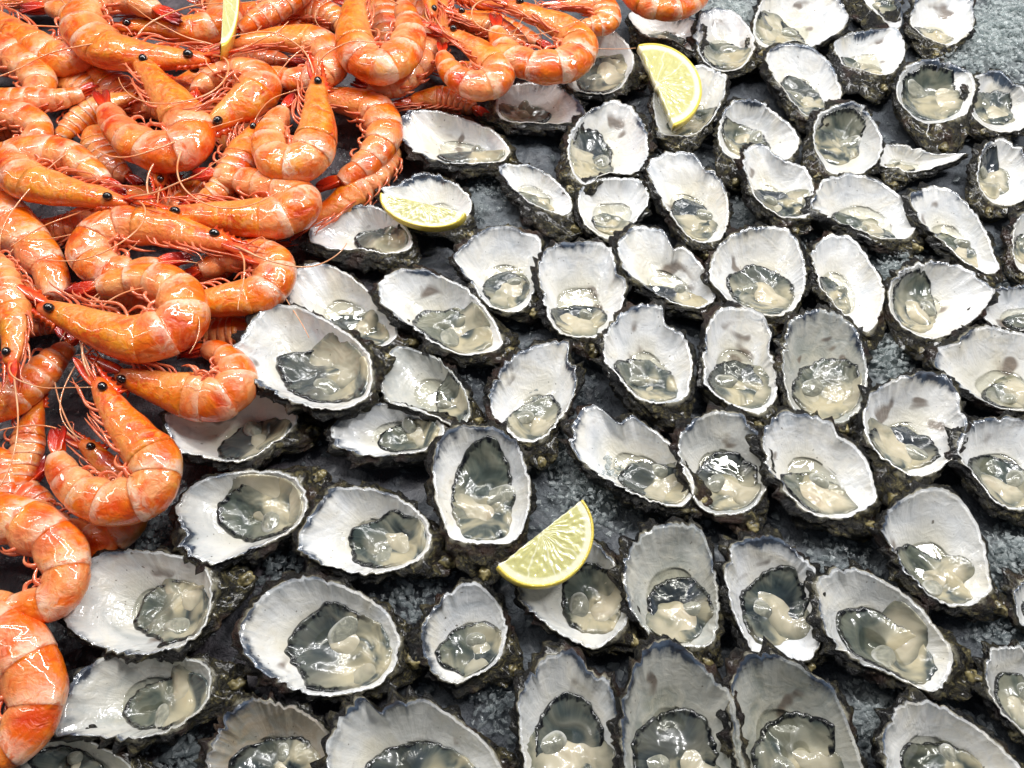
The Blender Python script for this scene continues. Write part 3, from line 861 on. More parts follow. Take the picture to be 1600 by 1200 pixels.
# ------------------------------------------------------------------ lemon
def lemon(label, c, u, v, zc, zu, zv, thick=.006, ang=math.pi):
    """half slice: c middle of the cut, u one end of the cut, v top of the arc (photograph positions with heights)"""
    Cc = U(*c, zc); Uu = U(*u, zu) - Cc; Vv = U(*v, zv) - Cc
    nrm = np.cross(Uu, Vv); nrm /= np.linalg.norm(nrm); nrm *= np.sign(nrm[2]) or 1
    base = (Cc[0], Cc[1], 0)
    root = thing('lemon_slice', label, 'lemon slice', base, 'lemon slices laid over the seafood')
    nt, nr = 90, 22
    V = []; A = []
    for i in range(nr + 1):
        r = i / nr * .955
        for j in range(nt + 1):
            t = j / nt * ang
            p = Cc + (Uu * math.cos(t) + Vv * math.sin(t)) * r
            hgt = .0006 * nz(p[0] * 420, p[1] * 420, p[2] * 420) + .0001 * math.sin(t * 42 + 4 * math.sin(r * 9))
            if r > .84: hgt *= .2
            wob = nz(r * 9, 3 if j < nt / 2 else 8, zc * 900) * .0011 * r
            q = p + nrm * hgt
            if j in (0, nt): q = q + Vv / np.linalg.norm(Vv) * wob
            V.append(q); A.append((r, t / math.pi, 0))
    F = grid_faces(nr + 1, nt + 1, 0, False)
    k = len(V)
    V2 = [q - nrm * thick for q in V]; F += grid_faces(nr + 1, nt + 1, k, False, True)
    for i in range(nr):      # cut edge
        a, b = i * (nt + 1), (i + 1) * (nt + 1)
        F += [(a, b, k + b, k + a), (a + nt, k + a + nt, k + b + nt, b + nt)]
    mesh_obj('pulp', np.array(V + V2), F, M['pulp'], root, base, {'ca': A + A})
    V = []; pr = [(.945, .0003), (.985, .0002), (1.0, -.0006), (1.006, -thick * .5), (1.0, -thick + .0004), (.985, -thick - .0002), (.945, -thick - .0003)]
    for j in range(nt + 1):
        t = j / nt * ang
        d = Uu * math.cos(t) + Vv * math.sin(t)
        for r, h in pr: V.append(Cc + d * (r + .004 * nz(t * 5, zc * 99, 1)) + nrm * h)
    m = len(pr); F = grid_faces(nt + 1, m)
    F += [tuple(range(m)), tuple(range(nt * m, nt * m + m))[::-1]]
    mesh_obj('rind', V, F, M['rind'], root, base)
    return root

# ------------------------------------------------------------------ where everything lies (photograph positions, 1600 x 1200)
O = [
 ('oyster peeping out below the topmost right prawn, above a lemon slice', [(984,22),(1010,18),(1050,24),(1085,30),(1097,48),(1093,68),(1080,78),(1050,62),(1015,58),(995,44)], (990,62), (1042,58,26,11,10), (-4,16)),
 ('small oyster right of the upper lemon slice with its pale knob at lower right', [(1092,30),(1105,17),(1128,13),(1150,22),(1168,42),(1178,65),(1172,88),(1152,108),(1120,108),(1096,88),(1088,60)], (1190,100), (1130,83,36,20,10), (0,14)),
 ('broad white oyster cut by the top edge, right of the small pink ice patch', [(1178,45),(1185,15),(1200,-8),(1250,-18),(1300,-8),(1322,20),(1318,42),(1292,60),(1268,72),(1240,62),(1210,74),(1185,68)], (1190,86), (1217,45,38,20,15), (-3,10)),
 ('oyster at the top edge standing on its side with dark ribbed back showing', [(1345,-25),(1375,-30),(1400,-12),(1409,15),(1407,40),(1395,44),(1375,25),(1352,2)], (1325,-20), (1385,8,18,8,50), (-22,26)),
 ('squarish oyster at the top beside the big heap of clear ice', [(1424,35),(1428,12),(1440,-8),(1480,-14),(1515,-5),(1520,22),(1517,45),(1500,62),(1483,70),(1455,62),(1435,48)], (1466,82), (1462,50,27,10,15), (-8,18)),
 ('greyish oyster half covered by a prawn at the edge of the heap', [(905,60),(915,47),(930,42),(952,45),(970,58),(985,78),(989,98),(983,115),(965,140),(935,146),(900,140),(885,128),(892,90)], (1008,122), (938,115,36,27,-15), (8,12), .4),
 ('wide oyster lying under the prawns with scalloped black side', [(777,151),(786,140),(803,133),(836,130),(869,133),(886,145),(902,155),(911,172),(909,185),(891,190),(860,193),(825,190),(803,190),(786,185),(777,170)], (755,178), (818,174,36,14,0), (0,20)),
 ('long white oyster with a prawn feeler across it, beside the red tail', [(620,205),(630,183),(650,172),(700,178),(735,190),(770,205),(790,225),(795,240),(780,252),(750,254),(700,254),(660,242),(635,225)], (803,250), (738,240,46,11,3), (0,20)),
 ('large oyster with wide dark blue upper lip, below the prawn covered oyster', [(890,215),(897,198),(913,180),(933,168),(957,158),(980,165),(1000,185),(1010,215),(1010,245),(993,268),(973,272),(947,270),(917,287),(900,275),(888,245)], (893,300), (925,243,29,37,0), (-12,8)),
 ('oyster topped by the upright lemon slice', [(1022,150),(1030,120),(1060,105),(1095,103),(1118,110),(1133,122),(1128,155),(1110,188),(1085,208),(1055,212),(1033,205),(1024,180)], (1058,230), (1083,185,32,18,-20), (0,16)),
 ('oyster with brown inner scar and dark slanting left side, upper right', [(1198,93),(1207,75),(1227,70),(1253,70),(1280,82),(1300,105),(1310,130),(1313,150),(1303,170),(1293,178),(1277,185),(1260,180),(1240,160),(1223,135),(1210,120)], (1272,196), (1257,150,38,22,50), (-8,14)),
 ('oyster tipped towards the viewer on a deep dark rounded shell, near the top', [(1305,70),(1320,55),(1347,50),(1380,45),(1403,46),(1413,75),(1408,95),(1397,110),(1380,117),(1367,115),(1347,108),(1320,102),(1312,90)], (1384,128), (1347,101,28,10,22), (-2,42)),
 ('oyster with pinkish muscle on the left and notched top, below the ice heap', [(1402,150),(1405,125),(1417,105),(1440,95),(1462,92),(1472,98),(1483,98),(1493,105),(1510,110),(1522,130),(1518,155),(1510,175),(1493,185),(1463,192),(1440,190),(1420,175)], (1475,228), (1452,150,38,34,0), (4,24)),
 ('oyster at the right edge under the heap of clear ice', [(1523,125),(1540,113),(1557,112),(1580,125),(1600,140),(1620,160),(1610,190),(1590,203),(1560,205),(1530,190),(1517,170)], (1540,206), (1553,165,28,20,20), (-8,14)),
 ('oyster partly overlapped at its lower right by another, round grey muscle', [(1123,210),(1130,180),(1140,165),(1160,155),(1183,157),(1203,170),(1220,185),(1237,200),(1247,218),(1243,235),(1228,248),(1205,250),(1180,254),(1157,255),(1143,245),(1130,235)], (1150,285), (1165,215,38,20,20), (0,14)),
 ('oyster lying on top of its upper left neighbour with a black lip tip', [(1162,250),(1168,235),(1190,225),(1207,238),(1223,250),(1240,255),(1257,265),(1270,290),(1270,315),(1263,335),(1247,340),(1223,338),(1207,330),(1193,320),(1177,300),(1167,270)], (1245,358), (1215,312,36,18,15), (-3,18), .1, .006),
 ('oyster with deep grey cup and square meat, left of the thin sideways oyster', [(1273,200),(1280,180),(1297,170),(1320,162),(1340,162),(1357,180),(1370,200),(1378,220),(1373,245),(1363,258),(1347,270),(1327,272),(1307,272),(1293,265),(1280,245),(1272,225)], (1280,280), (1310,215,34,30,-40), (-8,6), .4),
 ('thin oyster seen nearly edge on with a pointed right end', [(1373,240),(1378,228),(1400,225),(1430,232),(1457,240),(1487,240),(1508,238),(1493,250),(1467,258),(1443,265),(1423,268),(1400,262),(1377,258)], (1395,288), (1408,258,22,6,5), (0,18)),
 ('oyster cut by the right edge just below the ice heap oysters, long narrow meat', [(1530,260),(1537,235),(1547,222),(1567,218),(1587,228),(1600,240),(1615,270),(1600,310),(1570,320),(1545,312),(1530,290),(1527,275)], (1550,334), (1549,275,17,30,-10), (-14,8)),
 ('cream lined oyster on a tall brown ridged shell, right of the small lemon wedge', [(780,265),(787,258),(810,257),(833,260),(853,272),(870,285),(887,305),(892,325),(883,335),(867,332),(847,325),(827,315),(810,300),(793,285)], (903,350), (838,311,28,8,25), (-4,38)),
 ('small oyster with a split right lip, right of the tall brown ridged one', [(905,320),(908,300),(917,285),(933,280),(953,280),(980,278),(1003,282),(1013,298),(1012,315),(1002,333),(987,350),(977,365),(963,372),(943,370),(927,360),(912,345)], (955,378), (957,345,28,14,15), (0,10)),
 ('tall oyster with brown bubbled liquid above the cream meat', [(1013,265),(1020,248),(1035,242),(1060,238),(1080,240),(1092,252),(1102,265),(1117,270),(1130,290),(1137,320),(1135,350),(1130,365),(1120,375),(1103,378),(1090,378),(1080,372),(1060,350),(1037,315),(1020,285)], (1105,396), (1083,338,24,36,-28), (-6,12)),
 ('oyster holding the small flat lemon wedge, with a black pointed left tip', [(598,295),(623,290),(637,280),(660,272),(687,276),(713,290),(730,305),(735,325),(727,338),(713,345),(697,350),(670,348),(647,342),(620,325)], (740,365), (700,334,22,10,10), (-4,24)),
 ('oyster with a long S shaped liquid line and dark lower left side, right side', [(1268,320),(1277,300),(1287,282),(1313,275),(1347,275),(1373,285),(1397,300),(1417,320),(1428,345),(1427,360),(1417,370),(1397,372),(1370,370),(1347,360),(1320,350),(1297,340),(1280,330)], (1438,385), (1352,351,42,15,20), (-3,20)),
 ('slender comma shaped oyster leaning to the lower right near the right side', [(1423,310),(1433,300),(1457,292),(1483,297),(1503,310),(1517,325),(1530,345),(1543,370),(1550,395),(1560,415),(1553,425),(1537,425),(1520,415),(1503,405),(1487,390),(1467,370),(1450,355),(1437,340)], (1556,436), (1497,385,35,17,38), (-8,8)),
 ('sliver of an oyster cut by the right edge, a third of the way down', [(1583,370),(1590,345),(1610,330),(1640,340),(1650,380),(1630,415),(1600,425),(1585,405)], (1600,436), (1603,385,14,22,0), (-10,8), .4),
 ('oyster on a rugged black shell directly below the heap, left of the lemon wedge', [(485,370),(493,350),(513,340),(539,325),(571,321),(597,328),(620,340),(637,360),(643,380),(637,390),(623,393),(602,395),(582,392),(562,388),(542,390),(516,388),(493,380)], (640,402), (597,372,36,17,5), (-4,34)),
 ('oyster tucked behind the huge oyster next to the prawns', [(447,457),(450,437),(467,420),(497,411),(527,420),(555,438),(577,458),(593,482),(615,505),(618,525),(600,540),(570,540),(543,522),(505,497),(477,487),(457,475)], (650,535), (560,510,44,21,15), (0,10)),
 ('long clean oyster right of centre left with green grey meat and knob at right', [(593,460),(597,440),(613,427),(637,420),(667,422),(683,430),(707,440),(727,450),(747,470),(763,490),(780,520),(782,540),(770,547),(743,553),(720,553),(700,546),(670,530),(647,510),(620,495),(600,475)], (800,547), (706,513,56,29,20), (0,16)),
 ('huge oyster touching the prawn heap with plump yellowish meat', [(365,555),(368,540),(383,520),(400,495),(420,480),(447,477),(477,485),(510,502),(540,520),(563,540),(577,560),(580,590),(577,610),(567,625),(543,635),(517,638),(490,635),(457,625),(423,610),(393,590),(373,570)], (603,562), (510,583,66,38,12), (4,8), .2, .008),
 ('bluish grey oyster wedged between the huge one and the one below it', [(597,600),(603,570),(612,553),(627,543),(657,550),(683,560),(707,585),(723,605),(733,640),(730,655),(717,668),(697,660),(680,650),(650,640),(617,630),(600,620)], (748,662), (706,625,22,34,-10), (5,6), .8),
 ('oyster overlapping the bluish grey one with two dark round folds', [(517,670),(527,660),(540,645),(563,633),(590,630),(620,630),(647,638),(670,647),(687,658),(693,670),(690,685),(673,698),(650,705),(617,710),(583,712),(557,708),(537,700),(523,690)], (714,664), (637,680,42,21,-8), (2,24)),
 ('oyster half hidden below the lowest curled prawn with blue ruffled left tip', [(260,655),(270,690),(283,705),(317,712),(350,718),(383,718),(423,695),(450,675),(463,655),(457,640),(437,620),(410,610),(383,605),(340,610),(300,620),(275,638)], (490,668), (395,685,52,27,-20), (4,20), .4),
 ('wide shadowed oyster with olive cup and knob at its upper right, lower left', [(276,792),(290,772),(315,752),(360,740),(410,737),(450,742),(470,760),(478,790),(465,818),(430,842),(385,860),(340,878),(305,868),(278,852),(292,838),(282,812)], (500,742), (412,795,60,40,-10), (8,8), .5),
 ('wide oyster with black glossy meat left of the tall central oyster', [(468,850),(475,820),(495,795),(515,768),(555,762),(600,770),(640,790),(665,815),(673,840),(665,862),(640,880),(600,893),(560,895),(520,885),(485,870)], (703,878), (605,845,54,37,-5), (2,12)),
 ('tall central oyster with black slick and green mark in the meat', [(678,740),(683,700),(693,680),(710,670),(733,667),(760,667),(787,678),(807,695),(817,720),(827,760),(823,800),(813,830),(800,845),(780,848),(750,847),(723,845),(703,835),(690,800),(682,770)], (757,900), (755,775,42,66,0), (0,8), .15, .005),
 ('oyster above the tall central one tapering to a knob below', [(767,625),(772,600),(787,575),(807,555),(833,543),(860,537),(887,535),(887,566),(900,575),(897,610),(887,635),(873,655),(857,675),(836,688),(815,688),(797,675),(780,655),(770,645)], (845,726), (835,650,40,27,-35), (2,8)),
 ('small oyster with a fan shaped white lip and brown patch, upper middle', [(710,400),(720,390),(740,370),(767,357),(800,355),(820,365),(840,370),(845,390),(842,420),(833,455),(823,475),(810,485),(790,485),(770,478),(753,465),(737,440),(720,420)], (837,490), (790,447,32,27,0), (2,9)),
 ('oyster with a ruffled black upper lip and yellow knob below, upper middle', [(843,425),(847,400),(860,388),(887,380),(913,380),(940,380),(957,392),(962,425),(976,440),(975,460),(967,490),(953,510),(933,525),(907,526),(880,520),(863,505),(853,480),(847,450)], (930,550), (903,492,38,22,-5), (0,10)),
 ('oyster with a bite out of its white lip and brown rugged lower side', [(967,390),(973,370),(993,355),(1023,357),(1043,365),(1047,392),(1067,387),(1087,405),(1103,430),(1113,455),(1113,470),(1093,480),(1067,477),(1040,465),(1013,450),(993,435),(977,420)], (1130,478), (1057,460,45,15,18), (-2,20)),
 ('round broad white oyster with cream meat right of the bitten one', [(1110,425),(1117,400),(1130,380),(1157,362),(1190,355),(1223,357),(1240,370),(1253,400),(1257,430),(1252,460),(1240,480),(1220,492),(1197,492),(1163,480),(1143,472),(1127,455),(1113,440)], (1203,516), (1190,450,45,34,20), (0,8)),
 ('white oyster with brown flaky left side beside an ice patch', [(1270,405),(1274,390),(1287,373),(1313,368),(1337,378),(1350,395),(1363,415),(1377,440),(1380,460),(1373,490),(1363,513),(1347,515),(1330,500),(1313,485),(1297,465),(1280,440)], (1360,538), (1307,455,30,16,50), (-12,8)),
 ('oyster pointing to the right with round muscle on the left and knob below', [(1390,470),(1392,450),(1403,430),(1427,415),(1453,410),(1487,412),(1517,425),(1540,445),(1552,455),(1537,480),(1517,500),(1493,515),(1473,525),(1450,527),(1427,520),(1407,505),(1395,490)], (1440,553), (1432,473,32,37,-20), (0,10)),
 ('small oyster at the right edge touching the pointed one', [(1530,480),(1540,465),(1557,452),(1580,450),(1610,448),(1640,465),(1640,500),(1600,515),(1560,510),(1535,495)], (1640,522), (1602,500,25,13,0), (0,8)),
 ('big flat oyster at the right edge with a purple scar and blue left tip', [(1463,570),(1467,545),(1480,540),(1497,535),(1517,517),(1547,512),(1580,520),(1610,530),(1640,560),(1640,610),(1610,640),(1560,635),(1537,625),(1513,610),(1493,595),(1473,580)], (1655,650), (1585,612,36,22,0), (0,10), .2),
 ('oyster with dark smudge on its right wall and deep brown shell below', [(945,540),(947,525),(960,500),(987,483),(1007,478),(1033,480),(1040,508),(1057,515),(1073,535),(1080,570),(1077,600),(1070,620),(1047,628),(1020,628),(993,618),(977,600),(960,580),(947,565)], (1062,655), (1012,590,44,28,30), (2,30), .1, .004),
 ('narrow oyster with toothed black upper lip and brown left side', [(1103,600),(1102,560),(1103,525),(1113,500),(1130,482),(1160,480),(1187,490),(1203,515),(1201,550),(1210,570),(1213,600),(1210,620),(1200,635),(1187,645),(1167,640),(1140,630),(1118,615)], (1192,668), (1150,595,37,34,30), (-6,10)),
 ('grey oval oyster with thin even rim and long creamy meat', [(1223,560),(1227,530),(1237,505),(1257,490),(1280,485),(1307,490),(1327,505),(1343,530),(1352,570),(1353,600),(1350,620),(1340,640),(1323,655),(1307,660),(1280,658),(1253,648),(1237,630),(1227,600)], (1318,674), (1290,605,42,46,25), (0,6), .9),
 ('round oyster with a dark blue upper lip and green grey meat, right side', [(1350,660),(1352,640),(1360,620),(1377,605),(1400,593),(1427,585),(1460,582),(1480,590),(1495,612),(1498,640),(1508,652),(1507,680),(1497,700),(1480,720),(1460,735),(1440,742),(1413,738),(1387,720),(1370,705),(1357,685)], (1400,782), (1410,695,47,32,10), (-6,10)),
 ('oyster cut by the right edge with thick dark left side, below the purple scarred one', [(1498,700),(1503,680),(1517,660),(1547,655),(1580,655),(1610,660),(1640,700),(1640,750),(1610,790),(1580,794),(1557,785),(1537,760),(1517,735),(1503,720)], (1625,815), (1565,750,50,34,30), (-8,18)),
 ('long oyster with black tipped top left corner and notched lip, centre right', [(893,690),(900,660),(913,640),(933,635),(953,650),(970,662),(987,650),(1007,665),(1030,680),(1050,700),(1067,725),(1080,745),(1083,765),(1073,782),(1057,790),(1030,785),(1003,775),(980,765),(960,755),(937,740),(917,725),(903,710)], (1104,780), (1022,750,50,27,20), (-2,20)),
 ('grey oyster squeezed between two long ones, notched at the upper right', [(1062,695),(1067,675),(1080,660),(1100,650),(1130,645),(1157,650),(1177,672),(1190,690),(1203,710),(1202,740),(1193,765),(1177,790),(1157,800),(1130,802),(1108,800),(1090,785),(1080,760),(1066,725)], (1178,826), (1135,750,40,41,20), (2,12), .6),
 ('broad oyster with a frilly cut upper right lip on a ribbed brown shell', [(1202,730),(1195,700),(1197,670),(1210,655),(1230,645),(1260,650),(1287,655),(1300,665),(1313,685),(1333,695),(1350,715),(1360,740),(1365,770),(1363,785),(1347,795),(1327,805),(1307,808),(1280,805),(1257,795),(1237,775),(1220,755)], (1368,820), (1277,765,46,27,25), (-2,28)),
 ('pear shaped oyster with a rust brown stain and white bubbles inside, lower right', [(1383,820),(1390,800),(1407,785),(1430,770),(1453,763),(1480,768),(1503,785),(1523,815),(1537,850),(1543,890),(1547,915),(1537,930),(1517,942),(1493,945),(1470,940),(1447,925),(1427,905),(1407,880),(1390,850)], (1568,952), (1457,900,58,33,38), (-4,14), .3),
 ('tall bluish grey oyster with watery meat right of the big lemon slice', [(977,890),(980,870),(997,845),(1023,825),(1047,820),(1080,822),(1093,830),(1107,855),(1117,900),(1122,940),(1118,980),(1110,1000),(1097,1008),(1073,1008),(1040,1006),(1015,988),(993,960),(980,930)], (1106,1040), (1062,950,42,46,0), (0,6), .9),
 ('white egg shaped oyster with green meat, right of the tall bluish one', [(1135,900),(1140,870),(1150,853),(1173,843),(1203,838),(1227,848),(1247,865),(1267,885),(1280,915),(1283,950),(1280,990),(1275,1020),(1263,1030),(1240,1028),(1213,1022),(1180,1018),(1167,1000),(1153,970),(1143,940)], (1265,1042), (1210,948,44,52,10), (0,5)),
 ('longest oyster of the lower right, black edged, with hooked knob', [(1282,960),(1280,930),(1283,905),(1297,893),(1327,890),(1357,895),(1383,910),(1407,925),(1430,945),(1450,965),(1467,990),(1480,1005),(1487,1025),(1483,1050),(1470,1072),(1453,1078),(1430,1070),(1397,1055),(1363,1040),(1333,1025),(1307,1005),(1290,985)], (1527,1056), (1385,1005,74,36,35), (-4,18), .4),
 ('oyster lying under the biggest lemon slice', [(815,905),(813,925),(820,945),(840,960),(863,980),(887,995),(907,1005),(930,1012),(947,1003),(970,985),(980,960),(985,940),(977,920),(963,890),(950,870),(933,850),(910,850),(880,870),(845,885)], (992,1006), (925,935,40,50,-10), (0,8), .5),
 ('small oyster with black meat below the tall central one, red brown knob', [(660,985),(663,970),(677,955),(693,935),(713,920),(730,912),(747,912),(760,925),(777,945),(787,965),(790,990),(785,1010),(777,1030),(760,1045),(737,1055),(713,1065),(690,1058),(673,1040),(663,1020)], (808,1048), (735,1012,45,34,-20), (4,16), .2),
 ('very large round oyster with creamy meat and blue grey ring, lower left', [(377,1000),(378,985),(387,960),(407,935),(430,920),(453,910),(483,902),(513,910),(547,920),(573,935),(600,955),(613,975),(623,1000),(617,1030),(610,1050),(590,1068),(563,1078),(540,1082),(507,1085),(473,1080),(440,1065),(413,1050),(393,1030)], (655,1032), (530,1015,70,58,10), (2,10), .3),
 ('oyster with a curled brown scar and square black edged meat, lower left', [(102,960),(107,945),(123,920),(133,890),(150,870),(180,863),(220,862),(257,865),(293,875),(318,885),(327,900),(330,930),(323,965),(310,990),(287,1005),(253,1015),(213,1020),(180,1015),(147,1005),(120,990),(107,975)], (388,902), (272,955,56,42,-5), (6,8), .5),
 ('shaded oyster below the brown scarred one with dark rugged right end', [(90,1145),(97,1115),(107,1085),(117,1060),(140,1040),(173,1025),(213,1020),(253,1022),(293,1030),(323,1040),(328,1060),(325,1090),(310,1110),(283,1130),(253,1145),(220,1150),(187,1153),(153,1150),(120,1148)], (375,1065), (262,1095,64,36,-15), (5,16), .8),
 ('brown rimmed olive coloured oyster at the bottom edge, lower left', [(320,1200),(327,1180),(340,1150),(353,1120),(370,1105),(397,1095),(430,1100),(463,1110),(490,1125),(513,1150),(517,1180),(510,1230),(460,1270),(380,1270),(325,1240)], (530,1275), (430,1195,62,38,-10), (-2,6), 1.7),
 ('bluish white oyster with a jagged top at the bottom edge', [(513,1180),(520,1150),(537,1120),(557,1100),(572,1090),(583,1106),(597,1113),(618,1098),(640,1100),(663,1095),(687,1110),(713,1125),(740,1145),(760,1165),(777,1190),(785,1220),(760,1260),(700,1290),(600,1290),(530,1250)], (812,1275), (655,1205,76,40,0), (0,8), .5),
 ('upright oyster at the bottom edge, left of two taller ones', [(815,1130),(813,1100),(827,1060),(847,1035),(873,1022),(897,1018),(910,1035),(917,1045),(937,1060),(950,1065),(957,1090),(967,1140),(968,1190),(960,1240),(930,1270),(880,1275),(840,1250),(820,1190)], (890,1300), (890,1170,46,72,0), (-2,6), .4),
 ('tall oyster with a brown stained upper right wall at the bottom edge', [(973,1140),(977,1090),(987,1055),(1007,1020),(1030,1005),(1060,1008),(1080,1025),(1100,1045),(1123,1068),(1140,1085),(1150,1120),(1157,1180),(1165,1240),(1140,1290),(1080,1310),(1020,1290),(985,1230)], (1110,1330), (1058,1185,56,70,10), (-2,6), 1.15, .004),
 ('grey tall oyster with two pale spots inside at the bottom edge', [(1143,1090),(1147,1060),(1163,1030),(1190,1022),(1220,1025),(1243,1040),(1267,1055),(1287,1065),(1307,1090),(1323,1130),(1337,1170),(1347,1200),(1355,1250),(1330,1300),(1270,1320),(1210,1300),(1170,1250),(1150,1170)], (1335,1340), (1243,1180,50,62,20), (0,6), 1.05),
 ('white oyster in the bottom right corner area with a dark blue scar', [(1382,1170),(1385,1150),(1393,1120),(1407,1105),(1430,1098),(1450,1098),(1480,1110),(1513,1130),(1547,1155),(1573,1180),(1593,1200),(1610,1240),(1590,1280),(1520,1290),(1440,1270),(1400,1230)], (1640,1290), (1475,1195,60,32,15), (0,8), .2),
 ('tan backed oyster cut by the right edge near the bottom corner', [(1543,1050),(1545,1030),(1557,1015),(1580,1012),(1610,1015),(1640,1050),(1650,1100),(1635,1150),(1610,1150),(1580,1125),(1560,1105),(1547,1080)], (1655,1185), (1590,1090,28,36,-20), (-2,12), .4),
 ('rim of an oyster just inside the right edge above the tan backed one', [(1587,940),(1590,918),(1610,900),(1640,920),(1640,970),(1610,985),(1592,965)], (1655,992), (1615,950,14,14,0), (-3,8), .4),
 ('shaded oyster in the bottom left corner beside the largest prawn', [(30,1200),(50,1165),(85,1147),(125,1153),(165,1172),(200,1195),(220,1230),(190,1270),(110,1280),(50,1250)], (250,1275), (112,1203,46,28,20), (0,6), 1.0),
]
